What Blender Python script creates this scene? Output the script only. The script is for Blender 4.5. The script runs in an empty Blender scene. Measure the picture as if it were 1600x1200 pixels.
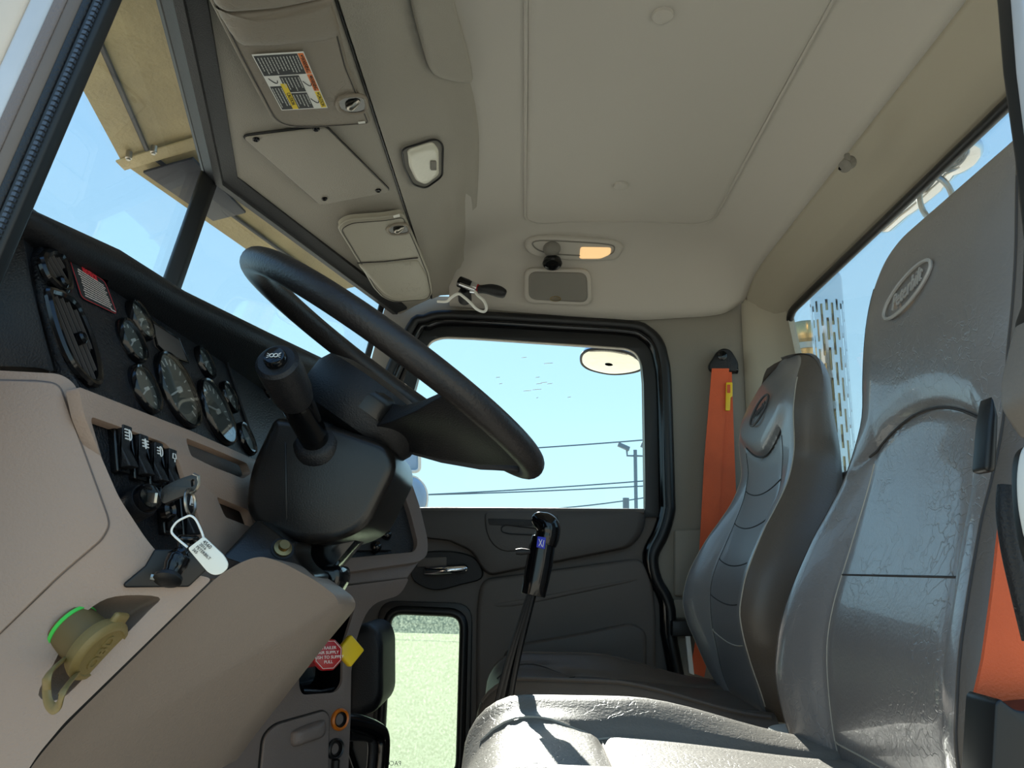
import bpy, bmesh, math, random
from mathutils import Vector, Matrix
from mathutils.geometry import tessellate_polygon
random.seed(4)
S = bpy.context.scene
COL = S.collection
V = Vector
PI = math.pi

# ------------------------------------------------------------------ camera frame
# world: X across the cab, Y towards the bonnet, Z up; the camera stands in the open driver's doorway
F = 1200.0
exc = V((18, -287, -1200)).normalized()
_a = 110.0
ezc = V((_a, (1440000 + 18 * _a) / 287, -1200)).normalized()
eyc = ezc.cross(exc).normalized()
ezc = exc.cross(eyc).normalized()
R = Matrix((exc, eyc, ezc)).transposed()      # world -> camera
RT = R.transposed()

def W(X, s, h): return V((X, -s, h))           # s = distance to the rear, h = height above the lens
def ray(px, py): return RT @ V((px - 800.0, -(py - 600.0), -F))
def U(px, py, X):
    r = ray(px, py); return r * (X / r.x)
def Us(px, py, s):
    r = ray(px, py); return r * (-s / r.y)
def Uh(px, py, h):
    r = ray(px, py); return r * (h / r.z)
def Up(px, py, p0, n):
    r = ray(px, py); return r * (p0.dot(n) / r.dot(n))
def plane3(a, b, c):
    n = (b - a).cross(c - a).normalized()
    if n.dot(a) > 0: n = -n                     # towards the camera
    return a, n

# ------------------------------------------------------------------ materials
def lin(c):
    o = []
    for x in c:
        x /= 255.0
        o.append(x / 12.92 if x <= .04045 else ((x + .055) / 1.055) ** 2.4)
    return (o[0], o[1], o[2], 1)

def mat(name, rgb, rough=.5, metal=0, bump=None, spec=.5, coat=0, leather=0, vary=0, emit=None, sheen=0):
    m = bpy.data.materials.new(name); m.use_nodes = True
    nt = m.node_tree; b = nt.nodes['Principled BSDF']
    b.inputs['Base Color'].default_value = lin(rgb)
    b.inputs['Roughness'].default_value = rough
    b.inputs['Metallic'].default_value = metal
    b.inputs['Specular IOR Level'].default_value = spec
    b.inputs['Coat Weight'].default_value = coat
    if emit:
        b.inputs['Emission Color'].default_value = lin(emit[0]); b.inputs['Emission Strength'].default_value = emit[1]
    tc = nt.nodes.new('ShaderNodeTexCoord')
    last = None
    def add_bump(out, strength, dist):
        nonlocal last
        bp = nt.nodes.new('ShaderNodeBump'); bp.inputs['Strength'].default_value = strength; bp.inputs['Distance'].default_value = dist
        nt.links.new(out, bp.inputs['Height'])
        if last: nt.links.new(last, bp.inputs['Normal'])
        last = bp.outputs['Normal']
    if bump:
        n = nt.nodes.new('ShaderNodeTexNoise'); n.inputs['Scale'].default_value = bump[0]; n.inputs['Detail'].default_value = 3
        nt.links.new(tc.outputs['Object'], n.inputs['Vector'])
        add_bump(n.outputs['Fac'], bump[1], .002)
    if leather:
        n = nt.nodes.new('ShaderNodeTexNoise'); n.inputs['Scale'].default_value = 9; n.inputs['Detail'].default_value = 4
        nt.links.new(tc.outputs['Object'], n.inputs['Vector'])
        mx = nt.nodes.new('ShaderNodeMix'); mx.data_type = 'RGBA'; mx.inputs['Factor'].default_value = .22
        nt.links.new(tc.outputs['Object'], mx.inputs['A']); nt.links.new(n.outputs['Color'], mx.inputs['B'])
        v = nt.nodes.new('ShaderNodeTexVoronoi'); v.feature = 'DISTANCE_TO_EDGE'; v.inputs['Scale'].default_value = 38
        nt.links.new(mx.outputs['Result'], v.inputs['Vector'])
        r = nt.nodes.new('ShaderNodeValToRGB'); r.color_ramp.elements[0].position = 0; r.color_ramp.elements[1].position = .045
        nt.links.new(v.outputs['Distance'], r.inputs['Fac'])
        n2 = nt.nodes.new('ShaderNodeTexNoise'); n2.inputs['Scale'].default_value = 5
        nt.links.new(tc.outputs['Object'], n2.inputs['Vector'])
        r2 = nt.nodes.new('ShaderNodeValToRGB'); r2.color_ramp.elements[0].position = .42; r2.color_ramp.elements[1].position = .6
        nt.links.new(n2.outputs['Fac'], r2.inputs['Fac'])
        m2 = nt.nodes.new('ShaderNodeMath'); m2.operation = 'MAXIMUM'
        nt.links.new(r.outputs['Color'], m2.inputs[0]); nt.links.new(r2.outputs['Color'], m2.inputs[1])
        add_bump(m2.outputs[0], leather, .0012)
        n3 = nt.nodes.new('ShaderNodeTexNoise'); n3.inputs['Scale'].default_value = 16; n3.inputs['Detail'].default_value = 2
        nt.links.new(tc.outputs['Object'], n3.inputs['Vector'])
        add_bump(n3.outputs['Fac'], .25, .004)
    if vary:
        n = nt.nodes.new('ShaderNodeTexNoise'); n.inputs['Scale'].default_value = 7; n.inputs['Detail'].default_value = 5
        nt.links.new(tc.outputs['Object'], n.inputs['Vector'])
        r = nt.nodes.new('ShaderNodeValToRGB')
        c = lin(rgb)
        r.color_ramp.elements[0].position = .3; r.color_ramp.elements[1].position = .7
        r.color_ramp.elements[0].color = (c[0] * (1 - vary), c[1] * (1 - vary), c[2] * (1 - vary), 1)
        r.color_ramp.elements[1].color = c
        nt.links.new(n.outputs['Fac'], r.inputs['Fac']); nt.links.new(r.outputs['Color'], b.inputs['Base Color'])
    if last: nt.links.new(last, b.inputs['Normal'])
    return m

def glass(name, tint=(245, 250, 250), dirt=0, dirt_rgb=(225, 238, 225), scale=60, refl=1.0, vary_z=None):
    m = bpy.data.materials.new(name); m.use_nodes = True
    nt = m.node_tree; nt.nodes.clear()
    o = nt.nodes.new('ShaderNodeOutputMaterial')
    t = nt.nodes.new('ShaderNodeBsdfTransparent'); t.inputs['Color'].default_value = lin(tint)
    g = nt.nodes.new('ShaderNodeBsdfGlossy'); g.inputs['Roughness'].default_value = .02
    fr = nt.nodes.new('ShaderNodeFresnel'); fr.inputs['IOR'].default_value = 1.35
    mu = nt.nodes.new('ShaderNodeMath'); mu.operation = 'MULTIPLY'; mu.inputs[1].default_value = refl
    nt.links.new(fr.outputs[0], mu.inputs[0])
    mx = nt.nodes.new('ShaderNodeMixShader')
    nt.links.new(mu.outputs[0], mx.inputs[0]); nt.links.new(t.outputs[0], mx.inputs[1]); nt.links.new(g.outputs[0], mx.inputs[2])
    last = mx.outputs[0]
    if dirt:
        d = nt.nodes.new('ShaderNodeBsdfTranslucent'); d.inputs['Color'].default_value = lin(dirt_rgb)
        tc = nt.nodes.new('ShaderNodeTexCoord')
        n = nt.nodes.new('ShaderNodeTexNoise'); n.inputs['Scale'].default_value = scale; n.inputs['Detail'].default_value = 6
        nt.links.new(tc.outputs['Object'], n.inputs['Vector'])
        r = nt.nodes.new('ShaderNodeValToRGB'); r.color_ramp.elements[0].position = .42; r.color_ramp.elements[1].position = .8
        r.color_ramp.elements[0].color = (dirt * .15,) * 3 + (1,)
        r.color_ramp.elements[1].color = (dirt,) * 3 + (1,)
        nt.links.new(n.outputs['Fac'], r.inputs['Fac'])
        m2 = nt.nodes.new('ShaderNodeMixShader')
        nt.links.new(r.outputs['Color'], m2.inputs[0]); nt.links.new(last, m2.inputs[1]); nt.links.new(d.outputs[0], m2.inputs[2])
        last = m2.outputs[0]
    nt.links.new(last, o.inputs['Surface'])
    return m

M = dict(
    headliner=mat('headliner_vinyl', (184, 178, 168), .6, bump=(300, .12)),
    console=mat('overhead_plastic', (160, 154, 142), .62, bump=(420, .5)),
    visor=mat('visor_vinyl', (134, 124, 110), .5, leather=.5, bump=(250, .2)),
    visor_far=mat('visor_vinyl_pale', (166, 160, 144), .5, leather=.5, bump=(250, .2)),
    trimtan=mat('rear_trim_vinyl', (168, 160, 142), .55, bump=(200, .1)),
    wall=mat('cab_wall_vinyl', (132, 126, 115), .6, bump=(260, .15)),
    door=mat('door_plastic', (92, 85, 80), .55, bump=(300, .2)),
    doordark=mat('door_pad_vinyl', (74, 69, 66), .5, bump=(250, .2)),
    tan=mat('dash_tan_plastic', (168, 144, 128), .5, bump=(420, .35)),
    tanb=mat('dash_taupe_plastic', (146, 128, 114), .5, bump=(420, .3)),
    taupe=mat('console_taupe_plastic', (112, 100, 94), .48, bump=(420, .3)),
    black=mat('black_plastic', (19, 19, 22), .5, bump=(450, .4)),
    grain=mat('black_grained_panel', (20, 21, 26), .42, bump=(320, 1.0)),
    gloss=mat('gloss_black', (10, 10, 12), .12),
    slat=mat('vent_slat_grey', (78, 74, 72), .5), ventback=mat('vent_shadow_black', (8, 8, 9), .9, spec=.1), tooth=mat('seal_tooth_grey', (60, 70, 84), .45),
    rubber=mat('black_rubber', (14, 14, 15), .42),
    column=mat('column_plastic', (25, 22, 20), .28, bump=(500, .08)),
    wheel=mat('wheel_leather', (37, 33, 32), .40, bump=(260, .35)),
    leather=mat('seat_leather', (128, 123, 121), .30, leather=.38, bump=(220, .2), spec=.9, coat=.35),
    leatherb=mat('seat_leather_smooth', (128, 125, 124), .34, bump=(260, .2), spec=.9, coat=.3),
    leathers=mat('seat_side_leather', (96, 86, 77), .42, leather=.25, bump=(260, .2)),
    cushion=mat('seat_cushion_leather', (128, 124, 118), .42, leather=.35, bump=(220, .3)),
    thread=mat('pale_thread', (186, 178, 164), .7),
    darkthread=mat('dark_thread', (58, 54, 52), .7),
    emblem=mat('pressed_emblem', (178, 172, 166), .5),
    emblemd=mat('pressed_emblem_dark', (74, 74, 76), .5),
    orange=mat('orange_webbing', (226, 96, 46), .6, bump=(500, .4), vary=.25),
    yellow=mat('yellow_plastic', (238, 196, 30), .35),
    red=mat('red_plastic', (170, 16, 24), .3),
    white=mat('white_plastic', (236, 234, 226), .5),
    tag=mat('white_tag', (232, 228, 214), .5),
    ink=mat('black_ink', (40, 40, 42), .7),
    chrome=mat('chrome', (225, 225, 228), .08, 1),
    steel=mat('brushed_steel', (170, 165, 155), .3, 1, bump=(200, .1)),
    brass=mat('zinc_bolt', (150, 130, 90), .4, 1),
    khaki=mat('khaki_rubber', (132, 112, 66), .45, bump=(300, .15)),
    khakid=mat('khaki_rubber_dark', (112, 94, 58), .5),
    green=mat('green_seal', (80, 220, 90), .4),
    gface=mat('gauge_face', (104, 106, 100), .5),
    gfacel=mat('gauge_face_pale', (150, 165, 170), .4),
    needle=mat('gauge_needle', (240, 240, 235), .5),
    blank=mat('grey_blank_insert', (92, 85, 80), .4),
    lens=mat('lamp_lens', (225, 222, 205), .2, bump=(90, .6)),
    amber=mat('lit_lamp_lens', (245, 215, 170), .3, emit=((255, 205, 140), .4)),
    speaker=mat('speaker_cover', (122, 118, 110), .6, bump=(700, .4)),
    amberring=mat('amber_ring', (196, 104, 22), .3),
    blue=mat('blue_badge', (24, 40, 190), .4),
    lab_white=mat('label_white', (238, 238, 232), .5),
    lab_black=mat('label_black', (34, 38, 40), .5),
    lab_orange=mat('label_orange', (238, 128, 56), .5),
    lab_yellow=mat('label_yellow', (244, 214, 40), .5),
    lab_red=mat('label_red', (222, 50, 60), .5),
    lab_grey=mat('label_grey_print', (196, 198, 194), .5),
    lab_text=mat('label_pale_print', (226, 214, 204), .5),
    alu=mat('pillar_silver_paint', (206, 206, 208), .4, .2, vary=.2),
    cream=mat('pillar_cream_paint', (226, 208, 188), .45, vary=.2),
    brown=mat('pillar_worn_trim', (112, 98, 86), .5, vary=.3),
    bpill=mat('door_pillar_grey', (120, 110, 100), .5, bump=(200, .2)),
    exvisor=mat('sunvisor_underside', (196, 178, 132), .6, bump=(140, .8), vary=.35),
    exvisord=mat('sunvisor_seam_and_shade', (34, 38, 50), .5),  # dark blue for the seam strips and the painted visor shade
    exhaust=mat('exhaust_shield_steel', (216, 218, 220), .16, 1, bump=(30, .1)),
    stackpipe=mat('heat_tinted_pipe', (190, 165, 120), .22, 1),
    ground=mat('concrete_ground', (196, 186, 164), .85, bump=(8, .3), vary=.12),
    floor=mat('floor_mat', (36, 34, 33), .8, bump=(200, .5)),
    pole=mat('lamp_pole_paint', (90, 105, 115), .5),
    cable=mat('cable_black', (70, 88, 100), .6),
    mirrorg=mat('mirror_glass', (235, 235, 225), .03, 1),
    skymir=mat('mirror_sky_reflection', (150, 180, 210), .25),  # sky reflection painted in as the door mirrors' blue-grey
    shed=mat('shed_wall', (176, 190, 190), .8, vary=.15),
    window=glass('window_glass', (250, 254, 255), 0, refl=.35),
    wind=glass('windscreen_glass', (250, 254, 255), 0, refl=.22),
    dirty=glass('dirty_glass', (194, 206, 192), .24, (220, 232, 224), 160, refl=.5),
    gauge=glass('gauge_glass', (248, 250, 250), 0, refl=.35),
)

# ------------------------------------------------------------------ mesh builder
def cr(pts, n=6, closed=False):
    """Catmull-Rom through the points."""
    P = [V(p) for p in pts]; N = len(P); out = []
    rng = range(N) if closed else range(N - 1)
    for i in rng:
        if closed: p0, p1, p2, p3 = P[(i - 1) % N], P[i], P[(i + 1) % N], P[(i + 2) % N]
        else: p0, p1, p2, p3 = P[max(i - 1, 0)], P[i], P[i + 1], P[min(i + 2, N - 1)]
        for k in range(n):
            t = k / n
            out.append(.5 * ((2 * p1) + (p2 - p0) * t + (2 * p0 - 5 * p1 + 4 * p2 - p3) * t * t + (3 * p1 - p0 - 3 * p2 + p3) * t ** 3))
    if not closed: out.append(P[-1])
    return out

def rnd(pts, r, n=5):
    """Round the corners of a closed outline."""
    P = [V(p) for p in pts]; N = len(P); out = []
    for i in range(N):
        a, b, c = P[i - 1], P[i], P[(i + 1) % N]
        rr = r[i] if isinstance(r, (list, tuple)) else r
        la, lc = (a - b).length, (c - b).length
        d = min(rr, la * .48, lc * .48)
        if d < 1e-6: out.append(b); continue
        p, q = b + (a - b) / la * d, b + (c - b) / lc * d
        for k in range(n + 1):
            t = k / n
            out.append((1 - t) ** 2 * p + 2 * t * (1 - t) * b + t * t * q)
    return out

WL = {}
class MB:
    def __init__(s): s.v = []; s.f = []
    def add(s, vs, fs):
        o = len(s.v); s.v += [V(p) for p in vs]; s.f += [tuple(i + o for i in f) for f in fs]; return s
    def grid(s, rows, cu=False, cv=False):
        n, m = len(rows), len(rows[0]); vs = [p for r in rows for p in r]; fs = []
        for i in range(n if cv else n - 1):
            for j in range(m if cu else m - 1):
                a, b = i * m + j, i * m + (j + 1) % m
                c, d = ((i + 1) % n) * m + (j + 1) % m, ((i + 1) % n) * m + j
                fs.append((a, b, c, d))
        return s.add(vs, fs)
    def loft(s, rings, caps=True):
        o = len(s.v); m = len(rings[0]); s.grid(rings, cu=True)
        if caps:
            s.f.append(tuple(range(o + m - 1, o - 1, -1)))
            e = o + (len(rings) - 1) * m; s.f.append(tuple(range(e, e + m)))
        return s
    def tube(s, pts, r, n=10, closed=False, flat=1.0, up=None):
        P = [V(p) for p in pts]; N = len(P); rings = []
        t0 = (P[1] - P[0]).normalized()
        nrm = V(up) if up is not None else t0.orthogonal()
        for i in range(N):
            if closed: t = (P[(i + 1) % N] - P[i - 1])
            else: t = P[min(i + 1, N - 1)] - P[max(i - 1, 0)]
            t.normalize()
            nrm = (nrm - t * nrm.dot(t))
            if nrm.length < 1e-6: nrm = t.orthogonal()
            nrm.normalize(); bn = t.cross(nrm)
            rr = r[i] if isinstance(r, (list, tuple)) else r
            rings.append([P[i] + nrm * math.cos(2 * PI * k / n) * rr + bn * math.sin(2 * PI * k / n) * rr * flat for k in range(n)])
        if closed: return s.grid(rings, cu=True, cv=True)
        return s.loft(rings)
    def rev(s, o, ax, prof, n=28, caps=True):
        """prof: (radius, distance along axis)"""
        ax = V(ax).normalized(); a = ax.orthogonal().normalized(); b = ax.cross(a)
        rings = [[V(o) + ax * t + (a * math.cos(2 * PI * k / n) + b * math.sin(2 * PI * k / n)) * max(r, 1e-5) for k in range(n)] for r, t in prof]
        return s.loft(rings, caps)
    def box(s, c, ex, ey, ez):
        c, ex, ey, ez = V(c), V(ex), V(ey), V(ez)
        vs = [c + ex * i + ey * j + ez * k for k in (-1, 1) for j in (-1, 1) for i in (-1, 1)]
        return s.add(vs, [(0, 2, 3, 1), (4, 5, 7, 6), (0, 1, 5, 4), (2, 6, 7, 3), (0, 4, 6, 2), (1, 3, 7, 5)])
    def slab(s, out, vec):
        out = [V(p) for p in out]; vec = V(vec); n = len(out)
        vs = out + [p + vec for p in out]
        fs = [tuple(range(n)), tuple(range(2 * n - 1, n - 1, -1))]
        for i in range(n): j = (i + 1) % n; fs.append((j, i, i + n, j + n))
        return s.add(vs, fs)
    def plate(s, out, holes, vec):
        vec = V(vec); loops = [[V(p) for p in out]] + [[V(p) for p in h] for h in holes]
        flat = [p for l in loops for p in l]; n = len(flat)
        tri = tessellate_polygon(loops)
        vs = flat + [p + vec for p in flat]
        fs = [tuple(t) for t in tri] + [tuple(i + n for i in reversed(t)) for t in tri]
        o = 0
        for l in loops:
            m = len(l)
            for i in range(m):
                j = (i + 1) % m; fs.append((o + j, o + i, o + i + n, o + j + n))
            o += m
        return s.add(vs, fs)
    def pillow(s, out, bulge, depth, edge=.35, K=7, cen=None):
        """Outline with a rounded (bulging) front and a straight back."""
        out = [V(p) for p in out]; bulge, depth = V(bulge), V(depth)
        c = V(cen) if cen is not None else sum(out, V()) / len(out)
        rings = [[p + depth for p in out]]
        for k in range(K + 1):
            th = PI / 2 * k / K; sh = edge * (1 - math.cos(th))
            rings.append([p + (c - p) * sh + bulge * math.sin(th) for p in out])
        if edge < .999:
            rings.append([p + (c - p) * (edge + (1 - edge) * .5) + bulge * 1.02 for p in out])
        rings.append([p + (c - p) * .999 + bulge * 1.03 for p in out])
        return s.loft(rings)
    def text(s, body, o, xd, yd, size, ext=.0004, shear=0, align='CENTER', font_offset=0, sy=1):
        xd = V(xd).normalized(); yd = V(yd); yd = (yd - xd * yd.dot(xd)).normalized(); zd = xd.cross(yd)
        cu = bpy.data.curves.new('t', 'FONT'); cu.body = body; cu.size = size; cu.shear = shear; cu.extrude = ext
        cu.align_x = align; cu.align_y = 'CENTER'; cu.resolution_u = 3; cu.offset = font_offset; cu.space_line = .9
        ob = bpy.data.objects.new('t', cu); COL.objects.link(ob)
        dg = bpy.context.evaluated_depsgraph_get(); ev = ob.evaluated_get(dg); me = ev.to_mesh()
        vs = [V(o) + xd * v.co.x + yd * v.co.y * sy + zd * v.co.z for v in me.vertices]
        fs = [tuple(p.vertices) for p in me.polygons]
        ev.to_mesh_clear(); bpy.data.objects.remove(ob); bpy.data.curves.remove(cu)
        return s.add(vs, fs)
    def build(s, name, m, parent=None, bevel=0, seg=3, sharp=38, subdiv=0, bang=32):
        off = WL.get(parent, V()) if parent is not None else None
        if parent is None:
            lo = V((min(p.x for p in s.v), min(p.y for p in s.v), min(p.z for p in s.v)))
            hi = V((max(p.x for p in s.v), max(p.y for p in s.v), max(p.z for p in s.v)))
            off = V(((lo.x + hi.x) / 2, (lo.y + hi.y) / 2, lo.z))
        bm = bmesh.new()
        bv = [bm.verts.new(p - off) for p in s.v]
        for f in s.f:
            try: bm.faces.new([bv[i] for i in f])
            except ValueError: pass
        bmesh.ops.remove_doubles(bm, verts=bm.verts, dist=1e-5)
        bmesh.ops.recalc_face_normals(bm, faces=bm.faces)
        if bevel:
            ed = [e for e in bm.edges if len(e.link_faces) == 2 and e.calc_face_angle(0) > math.radians(bang)]
            bmesh.ops.bevel(bm, geom=ed, offset=bevel, offset_type='OFFSET', segments=seg, profile=.5, affect='EDGES', clamp_overlap=True)
        me = bpy.data.meshes.new(name); bm.to_mesh(me); bm.free()
        for p in me.polygons: p.use_smooth = True
        me.set_sharp_from_angle(angle=math.radians(sharp))
        me.materials.append(m)
        o = bpy.data.objects.new(name, me); COL.objects.link(o)
        if parent is not None:
            o.parent = parent; WL[o] = off
        else:
            o.location = off; WL[o] = off
        if subdiv:
            md = o.modifiers.new('sub', 'SUBSURF'); md.levels = subdiv; md.render_levels = subdiv
        return o

def tag(o, label=None, cat=None, group=None, kind=None):
    if label: o['label'] = label
    if cat: o['category'] = cat
    if group: o['group'] = group
    if kind: o['kind'] = kind
    return o
def thing(name, label, cat, loc, group=None, kind=None):
    o = bpy.data.objects.new(name, None); COL.objects.link(o); o.location = loc; o.empty_display_size = .05
    WL[o] = V(loc)
    return tag(o, label, cat, group, kind)
def pxs(pts, X): return [U(x, y, X) for x, y in pts]
def pxp(pts, pl): return [Up(x, y, *pl) for x, y in pts]
def part_label(o, t): o['label'] = t; return o
def lerp(a, b, t): return a + (b - a) * t
def interp(tab, x):
    if x <= tab[0][0]: return tab[0][1]
    for (x0, y0), (x1, y1) in zip(tab, tab[1:]):
        if x <= x1: return y0 + (y1 - y0) * (x - x0) / (x1 - x0)
    return tab[-1][1]
def sinterp(tab, x):
    """monotone-ish smooth interpolation of a table"""
    xs = [t[0] for t in tab]; ys = [t[1] for t in tab]
    if x <= xs[0]: return ys[0]
    if x >= xs[-1]: return ys[-1]
    i = max(k for k in range(len(xs) - 1) if xs[k] <= x)
    def sl(k):
        if k == 0: return (ys[1] - ys[0]) / (xs[1] - xs[0])
        if k == len(xs) - 1: return (ys[-1] - ys[-2]) / (xs[-1] - xs[-2])
        return (ys[k + 1] - ys[k - 1]) / (xs[k + 1] - xs[k - 1])
    h = xs[i + 1] - xs[i]; t = (x - xs[i]) / h
    return ((2 * t ** 3 - 3 * t * t + 1) * ys[i] + (t ** 3 - 2 * t * t + t) * h * sl(i) + (-2 * t ** 3 + 3 * t * t) * ys[i + 1] + (t ** 3 - t * t) * h * sl(i + 1))
def sstep(a, b, x):
    t = max(0, min(1, (x - a) / (b - a))); return t * t * (3 - 2 * t)

XD = 2.24     # inner face of the passenger door
# ================================================================== GROUND AND OUTSIDE
mb = MB(); mb.slab([V((-60, -60, -1.9)), V((90, -60, -1.9)), V((90, 90, -1.9)), V((-60, 90, -1.9))], V((0, 0, -.2)))
tag(mb.build('ground', M['ground']), kind='structure')
mb = MB(); mb.box(V((30, -4, -.9)), V((3, 0, 0)), V((0, 22, 0)), V((0, 0, 1.0)))
tag(mb.build('warehouse', M['shed']), 'long low pale grey shed standing far across the yard', 'building')

# power lines
for i, (a, b) in enumerate([((560, 715), (1010, 688)), ((560, 778), (1010, 752)), ((560, 776), (1010, 760)), ((830, 798), (1010, 778))]):
    P0, P1 = U(a[0], a[1], 34 + i), U(b[0], b[1], 34 + i)
    d = (P1 - P0); P0 -= d * .6; P1 += d * .6
    pts = [lerp(P0, P1, k / 16) - V((0, 0, .35)) * (1 - (k / 8 - 1) ** 2) + V((0, 0, .3)) for k in range(17)]
    o = MB().tube(pts, .03, 6).build('power_line', M['cable'])
    tag(o, ['uppermost of the overhead cables beyond the passenger window', 'second cable down beyond the passenger window, above a near twin',
            'third cable down, running just under its near twin', 'lowest cable, rising from the window sill towards the lamp post'][i], 'cable', 'overhead cables outside')
t = thing('street_lamp', 'tall thin twin headed lamp post seen through the passenger window', 'street lamp', V((38, U(993, 760, 38).y, -1.9)))
b = U(995, 860, 38); tp = U(993, 703, 38)
MB().tube([V((b.x, b.y, -1.9)), V((b.x, b.y, tp.z))], .09, 8).build('pole', M['pole'], t)
for sg in (-1, 1):
    hp = V((b.x, b.y, tp.z)) + V((0, sg * .42, .05))
    a_ = MB().tube([V((b.x, b.y, tp.z - .3)), V((b.x, b.y + sg * .4, tp.z - .3)), hp], .05, 6).build('arm', M['pole'], t)
    MB().box(hp + V((0, sg * .15, .1)), V((.12, 0, 0)), V((0, .28, .12)), V((0, -.03, .1))).build('lamp_head', M['pole'], t, bevel=.02)
p0 = U(978, 778, 12); mb = MB(); mb.tube([V((p0.x, p0.y, -1.9)), p0], .05, 8)
tag(mb.build('post', M['pole']), 'short dark post top poking above the sill, beside the lamp post', 'post')

# look-down mirror over the passenger door
t = thing('convex_mirror', 'rounded look-down mirror above the passenger window', 'mirror', U(955, 575, 2.5))
pl = plane3(U(955, 550, 2.44), U(1000, 557, 2.44), U(955, 584, 2.56))
out = pxp([(908, 560), (912, 551), (925, 546), (955, 546), (985, 553), (1002, 566), (1003, 576), (985, 582), (955, 584), (925, 578), (911, 570)], pl)
out = cr(out, 5, True)
c = sum(out, V()) / len(out)
MB().pillow(out, pl[1] * .012, -pl[1] * .002, 1, 6).build('mirror_glass', M['mirrorg'], t)
MB().tube(out, .005, 8, True).build('rim', M['rubber'], t)
MB().pillow([p - pl[1] * .003 for p in out], -pl[1] * .07, pl[1] * .001, 1, 7).build('housing', M['chrome'], t)
ap = c - pl[1] * .05
MB().tube(cr([ap, ap + W(.02, .02, .05), W(XD + .06, .34, .72)], 6), .012, 8).build('bracket', M['chrome'], t)
# west-coast mirrors
t = thing('side_mirror', 'pale framed rectangular door mirror seen behind the steering column', 'mirror', U(650, 800, 2.75))
MB().pillow(rnd(pxs([(600, 640), (652, 640), (655, 735), (600, 735)], 2.7), .02), V((-.01, 0, 0)), V((.06, 0, 0)), .15).build('flat_mirror', M['skymir'], t)
MB().tube(rnd(pxs([(600, 640), (654, 640), (656, 737), (600, 737)], 2.69), .02), .006, 8, True).build('rim', M['white'], t)
o2 = rnd(pxs([(600, 748), (650, 743), (668, 765), (666, 800), (600, 800)], 2.7), .04)
MB().pillow(o2, V((-.02, 0, 0)), V((.05, 0, 0)), .6).build('spot_mirror', M['skymir'], t)
MB().tube(o2, .005, 8, True).build('rim', M['white'], t)
MB().tube([W(2.75, -.47, .55), W(2.75, -.47, .1), W(2.3, -.42, .06)], .012, 8).build('bracket', M['chrome'], t)

# exterior sun visor, V-shaped, above the windscreen
t = thing('exterior_visor', 'tan speckled sun visor outside, over the split windscreen', 'sun visor', W(1.4, -.7, .74))
def vis(X): return -.828 + .235 * abs(X - 1.4)
for X0, X1 in ((.62, 1.395), (1.405, 2.2)):
    rows = []
    for k in range(9):
        X = lerp(X0, X1, k / 8); sf = vis(X); sr = -.672 + .275 * abs(X - 1.4)
        rows.append([W(X, sf, .781), W(X, sf, .794), W(X, lerp(sf, sr, .5), .83), W(X, sr, .85), W(X, sr, .84), W(X, lerp(sf, sr, .5), .817)])
    MB().loft(rows).build('visor_panel', M['exvisor'], t, sharp=25)
    st = [W(lerp(X0, X1, k / 8), lerp(vis(lerp(X0, X1, k / 8)), -.672 + .275 * abs(lerp(X0, X1, k / 8) - 1.4), .33), .802) for k in range(9)]
    MB().tube(st, .005, 6).build('seam_strip', M['exvisord'], t)
mb = MB(); mb.slab([W(1.382, -.832, .778), W(1.418, -.832, .778), W(1.418, -.67, .835), W(1.382, -.67, .835)], V((0, 0, -.004))); mb.build('centre_bracket', M['exvisor'], t, bevel=.001)
mb = MB(); mb.slab([W(1.43, -.80, .782), W(1.66, -.745, .784), W(1.66, -.67, .806), W(1.43, -.70, .815)], V((0, 0, -.006))); part_label(mb.build('shade_strip', M['exvisord'], t, bevel=.001), 'dark blue strip standing in for shade under the visor')  # shading on the visor underside, built as a dark strip
for (x, y) in ((201, 246), (240, 237)):
    p = Uh(x, y, .776 if x < 210 else .788)
    MB().rev(p, V((0, 0, -1)), [(.0065, -.012), (.0065, .002), (.004, .003), (.004, .006)], 12).build('bolt', M['steel'], t)

bn = MB(); bn.grid([[V((lerp(.75, 2.05, j / 8), y, z - .05 * (abs(j - 4) / 4) ** 2)) for j in range(9)] for y, z in ((.85, .24), (1.2, .23), (1.8, .19), (2.3, .12), (2.38, .0), (2.4, -.8))])  # bonnet out of view, added to bounce sunlight up under the exterior visor
tag(bn.build('bonnet', M['cream']), 'unseen pale truck bonnet added to bounce light up to the outside visor', 'bonnet')

# exhaust and chrome behind the rear window
t = thing('exhaust_stack', 'polished exhaust stack in a slotted guard behind the rear window', 'exhaust', W(2.4, .985, -1.0))
cx, cs, rr = 2.42, .985, .052
n = 20; q = .0125; rows = int(1.9 / q); top = .955
mb = MB(); vs = []; fs = []
ang = []
for i in range(n):
    ang += [2 * PI * i / n, 2 * PI * (i + .45) / n]
for j in range(rows + 1):
    for a_ in ang: vs.append(W(cx + rr * math.cos(a_), cs + rr * math.sin(a_), top - j * q))
m_ = len(ang)
for j in range(rows):
    for k in range(m_):
        if k % 2 == 0 and j > 6:
            ph = (j + (4 if (k // 2) % 2 else 0)) % 8
            if ph < 6: continue
        fs.append((j * m_ + k, j * m_ + (k + 1) % m_, (j + 1) * m_ + (k + 1) % m_, (j + 1) * m_ + k))
mb.add(vs, fs); mb.rev(W(cx, cs, top), V((0, 0, 1)), [(rr, 0), (rr * .9, .012), (rr * .6, .018)], 30, False)
mb.build('slotted_guard', M['exhaust'], t, sharp=60)
MB().rev(W(cx, cs, -1), V((0, 0, 1)), [(.034, 0), (.034, 2.4)], 24).build('pipe', M['stackpipe'], t)
t = thing('exhaust_muffler', 'bronze tinted chrome canister behind the rear window corner', 'exhaust', W(2.3, .84, .1))
c = Us(1260, 520, 1.10)
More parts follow.
